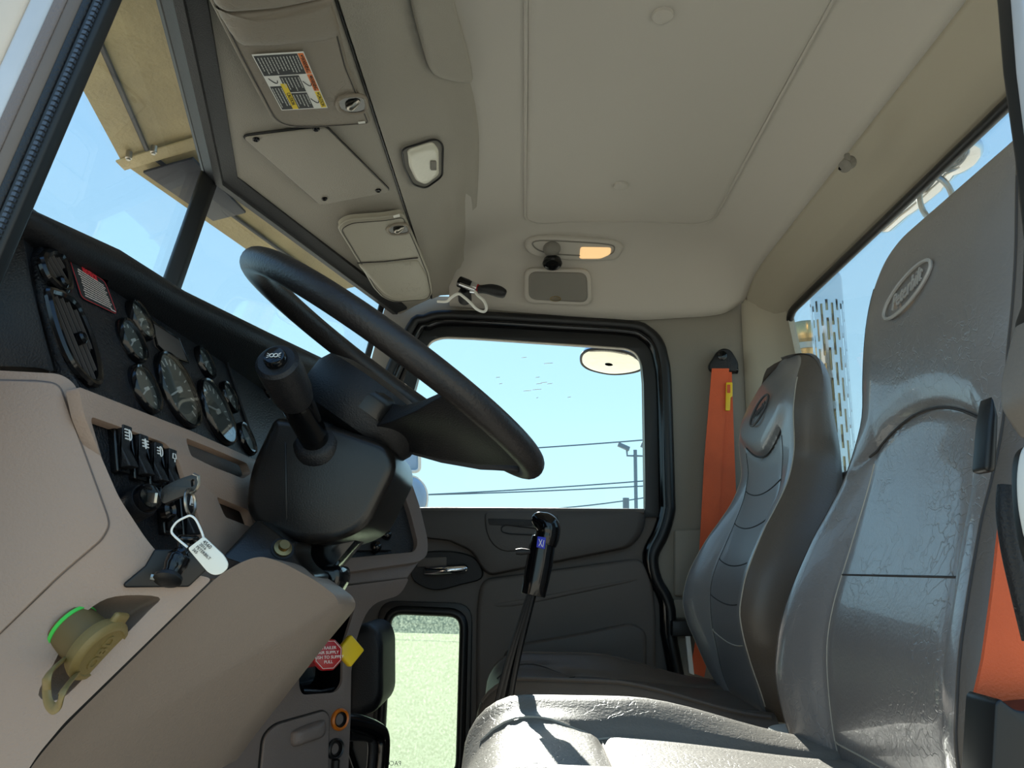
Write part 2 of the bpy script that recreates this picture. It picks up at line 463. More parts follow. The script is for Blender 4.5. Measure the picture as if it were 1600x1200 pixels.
MB().rev(V((c.x, c.y, -.4)), V((0, 0, 1)), [(.07, 0), (.07, c.z + .36), (.075, c.z + .37), (.075, c.z + .42), (.07, c.z + .43), (.07, 1.25), (.05, 1.3), (.03, 1.32)], 28).build('canister', M['stackpipe'], t)
MB().rev(V((c.x, c.y, c.z - .07)), V((0, 0, 1)), [(.072, -.012), (.08, -.012), (.08, .012), (.072, .012)], 28, False).build('clamp_band', M['steel'], t)
# chrome light bar
t = thing('chrome_horn', 'long chrome horn with rounded ends above the rear window', 'horn', W(1.73, .9, .8))
pa, pb = W(1.56, .965, .925), W(1.93, .965, .935)
d = (pb - pa).normalized(); L = (pb - pa).length
prof = [(.002, -.04), (.02, -.036), (.034, -.02), (.04, 0), (.04, .03), (.034, .05), (.033, .12), (.036, .13), (.036, L - .12), (.033, L - .1), (.034, L), (.03, L + .02), (.018, L + .034), (.002, L + .038)]
MB().rev(pa, d, prof, 30).build('horn_body', M['chrome'], t)
rc = Us(1462, 312, .95)
circ = [rc + V((math.cos(k * PI / 15) * .058, .02 * math.sin(k * PI / 15), math.sin(k * PI / 15) * .05)) for k in range(30)]
t2 = thing('ring_clamp', 'grey ring clamp hanging below the chrome horn, over the headrest', 'clamp', rc - V((0, 0, .06)))
MB().tube(circ, .007, 8, True).build('ring', M['steel'], t2)
MB().box(rc - V((0, 0, .052)), V((.012, 0, 0)), V((0, .01, 0)), V((0, 0, .012))).build('clamp_bolt', M['steel'], t2, bevel=.003)

# ================================================================== CAB SHELL
# ceiling -----------------------------------------------------------
prof_c = [(-.24, .88), (-.16, .90), (-.115, .912), (-.06, .925), (-.01, .935), (.06, .942), (.12, .946), (.245, .948), (.37, .947), (.44, .945), (.50, .940), (.53, .930), (.555, .917), (.585, .902), (.62, .880), (.66, .855)]
prof_e = [(-.42, .787), (-.2, .77), (.07, .75), (.31, .737), (.456, .746), (.59, .762), (.66, .804)]
def fall(X):
    d = abs(X - 1.4)
    return interp([(0, 0), (.58, 0), (.64, .03), (.69, .10), (.73, .24), (.76, .42), (.79, .65), (.81, .85), (.825, 1)], d)
def ceil_h(X, s):
    return lerp(sinterp(prof_c, s), sinterp(prof_e, s), fall(X))
Xr = [.575, .59, .61, .64, .67, .71, .76, .82, .95, 1.1, 1.25, 1.4, 1.55, 1.7, 1.85, 1.98, 2.04, 2.09, 2.13, 2.16, 2.19, 2.21, 2.225]
Sr = [-.24, -.2, -.17, -.14, -.115, -.09, -.06, -.035, -.01, .02, .06, .12, .18, .245, .31, .37, .44, .47, .49, .51, .525, .54, .555, .57, .585, .60, .62, .64, .66]
mb = MB(); mb.grid([[W(X, s, ceil_h(X, s)) for s in Sr] for X in Xr])
ceiling = tag(mb.build('ceiling', M['headliner'], sharp=60), kind='structure')
md = ceiling.modifiers.new('solid', 'SOLIDIFY'); md.thickness = .02; md.offset = 1
# raised centre panel
def rr_outline(x0, x1, s0, s1, r, n=8, bow=0):
    o = []
    for (cx_, cs_, a0) in ((x1 - r, s1 - r, 0), (x0 + r, s1 - r, 90), (x0 + r, s0 + r, 180), (x1 - r, s0 + r, 270)):
        for k in range(n + 1):
            a = math.radians(a0 + 90 * k / n)
            o.append((cx_ + r * math.cos(a), cs_ + r * math.sin(a)))
    return o
ol = rr_outline(.8, 1.985, -.012, .502, .06)
def dens(o, m=4):
    out = []
    for i in range(len(o)):
        a, b = o[i], o[(i + 1) % len(o)]
        k_ = m if math.hypot(a[0] - b[0], a[1] - b[1]) > .1 else 1
        k_ = 10 if k_ > 1 else 1
        for k in range(k_): out.append((lerp(a[0], b[0], k / k_), lerp(a[1], b[1], k / k_)))
    return out
ol = dens(ol)
rings = []
cxs = (1.4, .245)
def uceil(px, py, gap=0):
    r = ray(px, py); X = 1.0
    while X < 2.224:
        p = r * (X / r.x)
        if p.z >= ceil_h(X, -p.y): break
        X += .001
    X -= gap
    return r * (X / r.x)
for shrink, dh in ((0, .004), (0.006, -.006), (.016, -.010), (.03, -.011), (.2, -.011), (.45, -.012), (.7, -.012), (.999, -.013)):
    ring = []
    for (x, s_) in ol:
        x2, s2 = lerp(x, cxs[0], shrink), lerp(s_, cxs[1], shrink)
        if shrink < .1:
            dx, ds = cxs[0] - x, cxs[1] - s_; l = math.hypot(dx, ds); x2, s2 = x + dx / l * shrink, s_ + ds / l * shrink
        ring.append(W(x2, s2, ceil_h(x2, s2) + dh))
    rings.append(ring)
mb = MB(); mb.loft(rings); mb.build('headliner_panel', M['headliner'], ceiling, sharp=60)
MB().tube([W(x, s_, ceil_h(x, s_) - .002) for x, s_ in ol], .0045, 8, True).build('piping', M['headliner'], ceiling)
for (x, y) in ((970, 282), (1035, 13)):
    p = uceil(x, y); p.z -= .010
    MB().rev(p, V((0, 0, -1)), [(.019, -.006), (.019, .004), (.0175, .008), (.011, .011), (.001, .012)], 24).build('headliner_button', M['headliner'], ceiling)

# overhead console ---------------------------------------------------
def hdr(X): return -.62 + .28 * abs(X - 1.4)
def sE(X): return sinterp([(.5, -.19), (.8, -.15), (1.085, -.1347), (1.24, -.125), (1.38, -.115), (1.53, -.1155), (1.886, -.141), (2.0, -.16), (2.145, -.189), (2.22, -.22)], X)
def rec(X): return (1 - sstep(1.18, 1.30, X)) + sstep(1.68, 1.78, X)
ovc = thing('overhead_console', 'moulded grey-green overhead console above the windscreen', 'overhead console', W(1.4, -.3, .72))
rows = []
Xs = [.56 + k * (2.215 - .56) / 48 for k in range(49)]
for X in Xs:
    e = sE(X); h0 = .742; r_ = rec(X) * .016
    f = fall(X) * .06
    rows.append([W(X, hdr(X), h0), W(X, lerp(hdr(X), -.295, .08), h0 + .012 - f * .2), W(X, lerp(hdr(X), -.295, .5), .785 - f * .3), W(X, -.299, .819 - f * .5), W(X, -.295, .824 - f * .5), W(X, -.291, .819 - f * .5), W(X, -.268, .830 - f * .5),
                 W(X, -.240, .843 - f * .7), W(X, -.215 , .855 + r_ * .7 - f * .7), W(X, -.19, .867 + r_ - f), W(X, (e - .20) / 2, .878 + r_ - f), W(X, e - .03, .892 + r_ * .8 - f), W(X, e - .012, .899 + r_ * .25 - f), W(X, e - .002, .906 - f), W(X, e + .003, .917 - f), W(X, e + .004, .95 - f)])
console = MB().grid(rows).build('console_shell', M['console'], ovc, sharp=55)
# black seam between the two mouldings
MB().tube([W(X, -.295, .8195 - fall(X) * .03) for X in Xs], .0022, 6).build('seam', M['rubber'], ovc)
pl_near = plane3(W(.65, -.41, .745), W(1.4, -.62, .745), W(1.0, -.295, .819))
pl_far = plane3(W(2.15, -.41, .745), W(1.4, -.62, .745), W(1.8, -.295, .819))
pl_mid = plane3(W(1.2, -.295, .8175), W(1.6, -.295, .8175), W(1.4, -.52, .7655))
pl_face = plane3(W(1.4, -.268, .830), W(1.6, -.268, .830), W(1.5, -.14, .897))
# access panel
ap = rnd(pxp([(379, 212), (508, 196), (609, 297), (500, 318)], (pl_mid[0] + pl_mid[1] * .004, pl_mid[1])), .012)
MB().slab(ap, pl_mid[1] * .005).build('access_panel', M['console'], ovc, bevel=.002)
MB().tube([p - pl_mid[1] * .0 for p in ap], .0028, 6, True).build('panel_gap', M['rubber'], ovc)
for (x, y) in ((400, 217), (494, 201), (591, 297), (507, 310)):
    p = Up(x, y, pl_mid[0] + pl_mid[1] * .009, pl_mid[1])
    MB().rev(p, pl_mid[1], [(.0065, -.002), (.0065, .002), (.005, .0035), (.003, .0015), (.001, .0015)], 14).build('screw', M['gloss'], ovc)
lp_ = cr(pxp([(648, -60), (642, -5), (660, 70), (672, 108), (688, 120), (722, 128), (738, 122), (728, 70), (708, -5), (700, -60)], (pl_face[0] + pl_face[1] * .000, pl_face[1])), 4, True)
MB().pillow(lp_, pl_face[1] * .010, -pl_face[1] * .006, .22).build('grip_pad', M['console'], ovc)
# map lamp
t = thing('map_lamp', 'rectangular white reading lamp set in the overhead console edge', 'lamp', Up(661, 290, *pl_face))
o = rnd(pxp([(627, 232), (680, 216), (692, 225), (691, 275), (665, 294), (645, 288), (632, 262)], (pl_face[0] + pl_face[1] * .006, pl_face[1])), .015)
MB().slab(o, -pl_face[1] * .012).build('bezel', M['speaker'], t, bevel=.002)
MB().tube([p + pl_face[1] * .001 for p in o], .0022, 6, True).build('gasket', M['rubber'], t)
o = rnd(pxp([(636, 235), (676, 222), (685, 232), (686, 272), (665, 288), (650, 282), (639, 260)], (pl_face[0] + pl_face[1] * .008, pl_face[1])), .012)
MB().pillow(o, pl_face[1] * .006, -pl_face[1] * .006, .3).build('lens', M['lens'], t)
p = Up(677, 257, pl_face[0] + pl_face[1] * .016, pl_face[1])
MB().slab(rnd(pxp([(672, 250), (681, 250), (681, 264), (672, 264)], (pl_face[0] + pl_face[1] * .013, pl_face[1])), .003), pl_face[1] * .004).build('switch_button', M['speaker'], t, bevel=.001)

# interior sun visors -------------------------------------------------
def sun_visor(nm, label, pl, outer, flap_y, m, clip_px, white_px, hinge):
    t = thing(nm, label, 'sun visor', Up(*outer[0], *pl), 'padded sun visors')
    P = (pl[0] + pl[1] * .030, pl[1])
    o = pxp(outer, P)
    o = rnd(o, [.03 if k in hinge else .012 for k in range(len(o))])
    MB().pillow(o, pl[1] * .007, -pl[1] * .012, .08).build('visor_pad', m, t)
    MB().tube([p + pl[1] * .001 for p in o], .0035, 8, True).build('piping', m, t)
    st = [lerp(p, sum(o, V()) / len(o), .035) + pl[1] * .0072 for p in o]
    MB().tube(st, .0009, 5, True).build('stitching', M['darkthread'], t)
    return t, P
pl_v1 = (pl_near[0], pl_near[1])
v1_out = [(283, -95), (330, -5), (375, 85), (428, 185), (452, 195), (500, 195), (577, 190), (565, 160), (540, 100), (515, 0), (480, -95)]
v1, P1 = sun_visor('sun_visor', 'large grey sun visor carrying the warning label, on the driver side', pl_v1, v1_out, 0, M['visor'], None, None, (3, 4))
Pq = (P1[0] + pl_v1[1] * .0075, pl_v1[1])
# pocket flap
fl = pxp([(338, 12), (350, 20), (430, 14), (512, -2), (518, 12), (528, 55), (460, 66), (400, 69), (370, 64)], Pq)
MB().pillow(cr(fl, 3, True), pl_v1[1] * .008, -pl_v1[1] * .002, .5).build('pocket_flap', M['visor'], v1)
fl = pxp([(300, -90), (470, -90), (510, -8), (430, 8), (350, 14), (335, 5)], Pq)
MB().pillow(rnd(fl, .01), pl_v1[1] * .010, -pl_v1[1] * .002, .25).build('pocket_pad', M['visor'], v1)
# warning label on the visor
L0 = Up(393, 85, Pq[0] + pl_v1[1] * .002, pl_v1[1]); L1 = Up(474, 80, Pq[0] + pl_v1[1] * .002, pl_v1[1]); L2 = Up(440, 172, Pq[0] + pl_v1[1] * .002, pl_v1[1])
L3 = Up(512, 168, Pq[0] + pl_v1[1] * .002, pl_v1[1])
nv = pl_v1[1]
def LQ(u, v, e=0): return lerp(lerp(L0, L1, u), lerp(L2, L3, u), v) + nv * e
def lq(mb, u0, v0, u1, v1_, e, th=.0003): return mb.slab([LQ(u0, v0, e), LQ(u1, v0, e), LQ(u1, v1_, e), LQ(u0, v1_, e)], nv * th)
lab = lq(MB(), 0, 0, 1, 1, 0, .0008).build('warning_label', M['lab_white'], v1)
lab['label'] = 'white edged warning label with orange and yellow headings'
mb = MB()
lq(mb, .02, .02, .86, .35, .0009); lq(mb, .30, .37, .70, .66, .0009); lq(mb, .02, .54, .30, .98, .0009); lq(mb, .36, .68, .70, .98, .0009)
mb.build('dark_field', M['lab_black'], lab)
mb = MB(); lq(mb, .87, .02, .98, .35, .0009); lq(mb, .87, .365, .98, .66, .0009); mb.build('orange_heading', M['lab_orange'], lab)
mb = MB(); lq(mb, .87, .675, .98, .98, .0009); lq(mb, .25, .5, .37, .98, .00095); mb.build('yellow_heading', M['lab_yellow'], lab)
mb = MB()
vd = (L2 - L0).normalized(); ud = (L1 - L0).normalized()
mb.text('WARNING', LQ(.925, .2, .0014), vd, ud, .0085, .0002); mb.text('WARNING', LQ(.925, .52, .0014), vd, ud, .0085, .0002)
mb.text('CAUTION', LQ(.925, .84, .0014), vd, ud, .0085, .0002); mb.text('CAUTION', LQ(.31, .78, .0015), vd, ud, .0085, .0002)
for v_ in (.055, .395, .70): mb.slab([LQ(.905, v_, .0014), LQ(.95, v_ - .015, .0014), LQ(.95, v_ + .02, .0014)], nv * .0003)
for (u_, v_) in ((.80, .52), (.80, .84), (.15, .44)):
    c_ = LQ(u_, v_, .001)
    mb.tube([c_ + ud * .006 * math.cos(a * .6) + vd * .008 * math.sin(a * .6 * 1.5) for a in range(11)], .0007, 5)
mb.build('lettering', M['ink'], lab)
mb = MB()
for (u0, u1, v0, v1_, nl) in ((.08, .82, .05, .32, 13), (.34, .67, .40, .63, 6), (.05, .23, .57, .95, 4), (.40, .67, .71, .95, 5)):
    for k in range(nl):
        u_ = lerp(u1, u0, k / (nl - 1)); e_ = random.uniform(.72, 1)
        v_ = v0
        ve = lerp(v0, v1_, e_)
        while v_ < ve:
            w_ = min(random.uniform(.02, .05), ve - v_ + .005); lq(mb, u_ - .010, v_, u_ + .010, v_ + w_, .0013, .0002); v_ += w_ + .008
mb.build('small_print', M['lab_grey'], lab)
# clip at the visor corner
def visor_clip(t, pl, pts, wh, P):
    o = cr(pxp(pts, (P[0] + pl[1] * .0085, pl[1])), 4, True)
    c_ = sum(o, V()) / len(o)
    MB().tube(o, .004, 8, True).build('clip_rim', M['visor'], t)
    MB().slab([lerp(p, c_, .1) for p in o], pl[1] * .001).build('clip_recess', M['gloss'], t)
    d_ = (o[0] - c_)
    MB().tube(cr([c_ - d_ * .35, c_ + pl[1] * .005, c_ + d_ * .6], 5), [.003, .0045, .006, .007, .007, .007, .006, .006, .006, .005, .004][:11], 10).build('pivot_pin', M['steel'], t)
    MB().slab(pxp(wh, (P[0] + pl[1] * .008, pl[1])), pl[1] * .001).build('white_tab', M['white'], t)
visor_clip(v1, pl_v1, [(569, 152), (545, 149), (528, 156), (530, 170), (548, 177), (571, 172)], [(559, 190), (570, 189), (571, 192), (560, 193)], P1)
v2_out = [(528, 352), (545, 342), (600, 338), (629, 333), (640, 358), (652, 385), (668, 425), (674, 455), (668, 467), (615, 470), (598, 462), (585, 448), (562, 408)]
v2, P2 = sun_visor('sun_visor', 'smaller pale sun visor near the passenger door, no label', pl_far, v2_out, 0, M['visor_far'], None, None, (0, 1, 8, 9))
MB().tube(pxp([(558, 411), (600, 409), (653, 403)], (P2[0] + pl_far[1] * .0085, pl_far[1])), .0015, 6).build('pocket_seam', M['darkthread'], v2)
fl = pxp([(559, 413), (653, 405), (667, 430), (672, 455), (664, 464), (615, 466), (600, 458), (588, 446)], (P2[0] + pl_far[1] * .0065, pl_far[1]))
MB().pillow(rnd(fl, .012), pl_far[1] * .006, -pl_far[1] * .002, .3).build('pocket_pad', M['visor_far'], v2)
visor_clip(v2, pl_far, [(636, 352), (622, 350), (609, 354), (606, 361), (615, 366), (638, 363)], [(614, 337), (624, 334), (625, 338), (615, 340)], P2)

# headliner lamp pod and speaker --------------------------------------
t = thing('dome_lamp', 'oval headliner pod with a swivel ball and lit amber lens', 'lamp', U(895, 400, 2.1))
pl_d = plane3(uceil(822, 376, .004), uceil(970, 382, .004), uceil(890, 403, .004))
o = cr(pxp([(820, 383), (826, 372), (850, 367), (900, 369), (950, 373), (972, 382), (970, 396), (955, 404), (900, 404), (850, 399), (828, 394)], pl_d), 4, True)
MB().pillow(o, pl_d[1] * .012, -pl_d[1] * .03, .12).build('pod_frame', M['headliner'], t)
o = cr(pxp([(832, 382), (845, 376), (900, 378), (950, 382), (960, 388), (950, 398), (900, 399), (850, 394)], (pl_d[0] + pl_d[1] * .013, pl_d[1])), 4, True)
MB().tube(o, .0022, 6, True).build('pod_groove', M['speaker'], t)
c_ = Up(862, 388, pl_d[0] + pl_d[1] * .012, pl_d[1])
MB().rev(c_, pl_d[1] + V((0, 0, -.3)), [(.026, -.01), (.0255, .004), (.021, .014), (.012, .021), (.001, .024)], 24).build('swivel_ball', M['speaker'], t)
o = rnd(pxp([(907, 386), (955, 387), (954, 397), (938, 404), (905, 404)], (pl_d[0] + pl_d[1] * .013, pl_d[1])), .008)
MB().pillow(o, pl_d[1] * .004, -pl_d[1] * .006, .3).build('lens', M['amber'], t)
t = thing('speaker_panel', 'dark rounded speaker cover below the dome lamp', 'speaker', U(872, 476, 2.17))
pl_s = plane3(uceil(822, 422, .004), uceil(920, 422, .004), uceil(870, 474, .004))
pl_s = (pl_s[0] + pl_s[1] * .006, pl_s[1])
o = rnd(pxp([(819, 418), (923, 420), (925, 478), (819, 473)], pl_s), .03)
MB().pillow(o, pl_s[1] * .008, -pl_s[1] * .02, .12).build('frame', M['headliner'], t)
o = rnd(pxp([(826, 424), (917, 426), (919, 473), (826, 468)], (pl_s[0] + pl_s[1] * .0085, pl_s[1])), .025)
MB().pillow(o, pl_s[1] * .004, -pl_s[1] * .003, .2).build('grille_cloth', M['speaker'], t)
c_ = Up(868, 467, pl_s[0] + pl_s[1] * .0135, pl_s[1])
xd_ = (Up(880, 467, *pl_s) - Up(860, 467, *pl_s)).normalized(); yd_ = (Up(868, 460, *pl_s) - Up(868, 470, *pl_s)).normalized()
MB().tube([c_ + xd_ * .016 * math.cos(k * PI / 12) + yd_ * .007 * math.sin(k * PI / 12) for k in range(24)], .0012, 5, True).text('Peterbilt', c_, xd_, yd_, .0075, .0002, .3).build('emblem', M['brass'], t)
t = thing('microphone_clip', 'black cup shaped clip between the dome lamp and speaker cover', 'clip', U(863, 418, 2.1))
c_ = uceil(863, 409, .035)
MB().rev(c_ + V((0, 0, .010)), V((-.25, 0, -1)), [(.015, 0), (.026, .006), (.029, .018), (.026, .024), (.02, .022), (.02, .016)], 24).build('cup', M['gloss'], t)
MB().rev(c_ + V((0, 0, .022)), V((-.25, 0, -1)), [(.009, 0), (.009, .014)], 12).build('stud', M['black'], t)

# spotlight handle and cord
t = thing('spotlight_handle', 'black and chrome spotlight handle above the passenger door corner', 'handle', U(750, 465, 2.1))
a_, b_ = U(718, 440, 2.1), U(742, 450, 2.09)
MB().tube([a_, lerp(a_, b_, .5), b_], [.0165, .017, .013], 18).build('barrel', M['gloss'], t)
MB().tube([U(718, 444, 2.08), U(742, 453, 2.075)], .006, 10).build('chrome_side', M['chrome'], t)
MB().tube([U(737, 449, 2.09), U(746, 451, 2.088)], [.018, .016], 18).build('chrome_collar', M['chrome'], t)
MB().tube([U(745, 451, 2.088), U(748, 452, 2.087)], .0135, 16).build('red_ring', M['red'], t)
MB().tube(cr([U(748, 452, 2.085), U(765, 452, 2.075), U(780, 456, 2.07), U(790, 460, 2.07)], 4), [.012, .012, .0125, .014, .0155, .0165, .017, .0172, .017, .016, .0145, .013, .009], 16).build('grip', M['black'], t)
MB().rev(U(726, 462, 2.14), V((-1, 0, .3)), [(.02, -.02), (.02, .01), (.012, .03)], 18).build('mount_foot', M['black'], t)
cd = cr([U(684, 471, 2.12), U(698, 471, 2.1), U(705, 465, 2.08), U(716, 459, 2.07), U(726, 465, 2.06), U(735, 473, 2.055), U(745, 483, 2.05), U(756, 487, 2.05), U(760, 481, 2.05), U(756, 470, 2.055), U(747, 462, 2.07), U(742, 455, 2.08)], 5)
tag(MB().tube(cd, .0042, 8).build('coiled_cord', M['white']), 'thin white looped cord hanging beside the spotlight handle', 'cord')

# coat hook
t = thing('coat_hook', 'small grey coat hook on the ceiling edge over the rear window', 'hook', Us(1320, 276, .625))
c_ = Us(1320, 262, .628)
MB().rev(c_ + W(0, .01, .012), V((-.55, .5, -.55)), [(.014, 0), (.0125, .012), (.009, .02), (.0125, .03), (.0125, .036), (.004, .04)], 16).build('hook_stem', M['speaker'], t)
MB().tube(cr([c_ + V((-.01, 0, 0)), c_ + V((-.022, .004, .0)), c_ + V((-.024, .004, .016))], 4), [.006] * 8 + [.005], 10).build('hook_tip', M['speaker'], t)
MB().rev(c_ + W(-.012, -.013, -.008), V((-.55, .5, -.4)), [(.0035, 0), (.0035, .0065)], 10).build('hook_socket', M['gloss'], t)

# rear wall with the rear window ----------------------------------------
xs0, xs1 = .50, XD
hp = [(.66, .855), (.666, .848), (.686, .83), (.692, .82), (.697, .814), (.725, .788), (.731, .782), (.735, .78), (.747, .764), (.755, .758), (.76, .752)]
mb = MB(); mb.grid([[W(X, s_, h_ - fall(X) * (.05 - .00 * k)) for k, (s_, h_) in enumerate(hp)] for X in Xr])
wr = tag(mb.build('wall_rear', M['trimtan'], sharp=60), kind='structure')
md = wr.modifiers.new('solid', 'SOLIDIFY'); md.thickness = .02; md.offset = 1
# wall below with hole
def rw(X, h): return W(X, lerp(.76, .83, (.752 - h) / .5), h)
out = [rw(.5, .752), rw(XD, .752), rw(XD, -.75), rw(.5, -.75)]
hole = rnd([rw(.68, .738), rw(2.165, .738), rw(2.165, .25), rw(.68, .25)], .07)
mb = MB(); mb.plate(out, [hole], W(0, .008, 0)); mb.build('lower_wall', M['wall'], wr)
win = thing('window_2', None, None, rw(1.4, .235), kind='structure')
MB().tube(hole, .011, 10, True).build('window_gasket', M['rubber'], win)
mb = MB(); mb.slab([p + W(0, .003, 0) for p in hole], W(0, .003, 0)); mb.build('window_pane', M['window'], win)

# passenger-side wall with the door opening --------------------------------
def wp(pts, X=XD): return pxs(pts, X)
seal_out = [(585, 640), (640, 512), (662, 498), (702, 491), (860, 499), (985, 507), (1012, 516), (1029, 533), (1037, 558), (1042, 600), (1047, 770), (1047, 801), (1037, 836), (1021, 871), (1027, 908), (1045, 943), (1050, 1000), (1052, 1300), (560, 1300), (560, 800)]
dopen = cr(wp(seal_out), 4, True)
wout = wp([(606, 462), (1240, 470), (1252, 900), (1255, 1330), (520, 1330), (520, 900), (560, 640)])
mb = MB(); mb.plate(wout, [dopen], V((.06, 0, 0)))
wright = tag(mb.build('wall_right', M['wall']), kind='structure')
mb = MB(); mb.slab(wp([(1052, 828), (1160, 826), (1160, 932), (1052, 932)], XD - .001), V((-.014, 0, 0))); mb.build('pillar_cover', M['wall'], wright, bevel=.008)
mb = MB(); mb.slab(wp([(1052, 936), (1160, 936), (1160, 966), (1052, 966)], XD - .001), V((-.012, 0, 0))); mb.build('pillar_cover', M['wall'], wright, bevel=.005)
mb = MB(); mb.slab(wp([(1045, 968), (1160, 968), (1160, 992), (1045, 992)], XD - .002), V((-.05, 0, 0))); mb.build('belt_slot', M['rubber'], wright, bevel=.004)
mb = MB(); mb.slab(wp([(722, 482), (985, 499), (985, 507), (722, 490)], XD - .002), V((-.006, 0, 0))); mb.build('header_trim', M['wall'], wright, bevel=.002)
# corner post between side and rear wall
mb = MB()
for_rows = []
for k in range(13):
    y = lerp(455, 1150, k / 12)
    a_ = U(1162, y, XD - .005); z_ = a_.z
    sr = lerp(.76, .83, (.752 - z_) / .5)
    for_rows.append([W(XD - .004, .650, z_), W(XD - .020, .658, z_), W(XD - .03, .685, z_), W(XD - .045, .715, z_), W(XD - .06, sr - .024, z_), W(XD - .10, sr - .008, z_), W(XD - .10, sr + .01, z_), W(XD + .02, sr, z_)])
MB().grid(for_rows).build('corner_post', M['trimtan'], wright, sharp=60)

# passenger door -----------------------------------------------------------
door = thing('door_1', None, None, W(XD, 0, -.7), kind='structure')
Xd = XD - .004
# rubber seal, three ridges
MB().tube([lerp(p, W(XD, .05, .2), .012) + V((-.008, 0, 0)) for p in dopen], .017, 10, True).build('outer_seal', M['rubber'], door)
s2 = [lerp(p, W(XD, .06, .25), .05) for p in dopen]
MB().tube([p + V((-.004, 0, 0)) for p in s2], .016, 10, True).build('inner_seal', M['gloss'], door)
# door frame with glass hole
glass_out = [(612, 797), (622, 700), (657, 575), (668, 533), (690, 525), (740, 527), (980, 543), (995, 550), (1003, 565), (1006, 600), (1009, 797)]
gh = rnd(pxs(glass_out, Xd + .01), [.0, .0, .03, .03, .02, 0, .03, .02, .02, 0, .005])
lowg = rnd(pxs([(607, 952), (726, 957), (719, 1215), (593, 1215)], Xd + .01), .045)
outer = [lerp(p, W(XD, .06, .25), .03) for p in dopen]
for p in outer: p.x = Xd + .012
mb = MB(); mb.plate(outer, [gh, lowg], V((.03, 0, 0))); mb.build('door_shell', M['door'], door)
# black frame band around the glass
fo = [lerp(p, W(XD, .06, .25), .04) for p in dopen if p.z > .06]
mb = MB(); b1 = rnd(pxs([(600, 808), (608, 690), (640, 560), (655, 515), (690, 505), (860, 513), (990, 523), (1012, 533), (1022, 558), (1026, 600), (1030, 808)], Xd - .003), [0, 0, .03, .03, .03, 0, .03, .03, .02, 0, 0])
b2 = rnd(pxs([(614, 797), (624, 700), (659, 575), (670, 535), (692, 527), (740, 529), (978, 545), (993, 552), (1001, 567), (1004, 600), (1007, 797)], Xd - .003), [0, 0, .03, .03, .02, 0, .03, .02, .02, 0, .005])
mb.plate(b1, [b2], V((.013, 0, 0))); mb.build('window_frame', M['rubber'], door, bevel=.002)
MB().tube([p + V((-.002, 0, 0)) for p in b2[:-1]], .0035, 8).build('glass_run', M['steel'], door)
mb = MB(); mb.slab(gh, V((.005, 0, 0))); mb.build('window_pane', M['window'], door)
# scuffs on the pane
mb = MB()
for (x, y, l) in ((838, 600, 9), (832, 609, 14), (845, 598, 10), (837, 590, 6), (818, 611, 12), (815, 559, 8), (850, 568, 14), (887, 621, 5), (775, 590, 6), (780, 600, 5), (855, 600, 8), (838, 622, 3)):
    p_ = U(x, y, Xd + .006); q_ = U(x + l, y - 1, Xd + .006)
    mb.tube([p_, q_], .0009, 5)
mb.build('pane_scuffs', M['white'], door)
# upper pad
pad = pxs([(560, 797), (1008, 797), (1008, 815), (1003, 835), (985, 856), (900, 873), (765, 900), (752, 888), (738, 862), (700, 845), (640, 838), (560, 838)], Xd - .002)
MB().pillow(rnd(pad, [0, .01, .02, .03, .04, 0, .03, .03, .05, 0, 0, 0]), V((-.028, 0, 0)), V((.005, 0, 0)), .07, cen=U(800, 830, Xd)).build('door_pad', M['doordark'], door)
MB().tube(pxs([(560, 798), (700, 797), (1006, 799)], Xd - .022), .008, 10).build('sill_edge', M['door'], door)
# pull pocket
pk = rnd(pxs([(757, 798), (873, 799), (870, 835), (862, 860), (785, 862), (768, 850), (758, 828)], Xd - .030), .02)
MB().pillow(pk, V((-.005, 0, 0)), V((.004, 0, 0)), .06).build('pull_surround', M['doordark'], door)
MB().tube(rnd(pxs([(783, 824), (790, 820), (840, 826), (840, 836), (795, 834), (784, 831)], Xd - .037), .008), .002, 8, True).build('pull_slot', M['black'], door)
MB().slab(rnd(pxs([(762, 810), (835, 812), (832, 822), (785, 821), (764, 820)], Xd - .0345), .005), V((-.002, 0, 0))).build('pull_recess', M['black'], door, bevel=.001)
# latch handle
bz = cr(pxs([(645, 872), (660, 865), (700, 863), (735, 870), (750, 886), (750, 903), (722, 911), (685, 920), (660, 914), (645, 900)], Xd - .001), 4, True)
MB().tube(bz, .004, 8, True).build('latch_rim', M['rubber'], door)
MB().slab(bz, V((-.004, 0, 0))).build('latch_plate', M['black'], door)
MB().slab(rnd(pxs([(652, 872), (698, 870), (698, 884), (652, 886)], Xd - .006), .004), V((-.004, 0, 0))).build('latch_cover', M['door'], door, bevel=.001)
hd = MB().tube(cr([U(664, 892, Xd - .012), U(680, 892, Xd - .022), U(705, 890, Xd - .026), U(730, 888, Xd - .014)], 5), [.008] + [.013] * 14 + [.009], 14, flat=.9)
part_label(hd.build('latch_handle', M['chrome'], door), 'chrome latch handle')
# lower vision window
MB().tube([p + V((-.012, 0, 0)) for p in lowg], .013, 10, True).build('lower_seal', M['rubber'], door)
lo2 = rnd(pxs([(592, 938), (738, 943), (733, 1230), (578, 1230)], Xd - .004), .05)
lo3 = rnd(pxs([(607, 952), (726, 957), (719, 1215), (593, 1215)], Xd - .004), .045)
mb = MB(); mb.plate(lo2, [lo3], V((.014, 0, 0))); mb.build('lower_frame', M['rubber'], door, bevel=.003)
mb = MB(); mb.slab([p + V((.004, 0, 0)) for p in lowg], V((.005, 0, 0))); mb.build('lower_pane', M['dirty'], door)
MB().text('PACCAR', U(609, 1193, Xd + .0), U(600, 1193, Xd) - U(620, 1193, Xd), V((0, 0, 1)), .016, .0003).build('pane_etching', M['pole'], door)
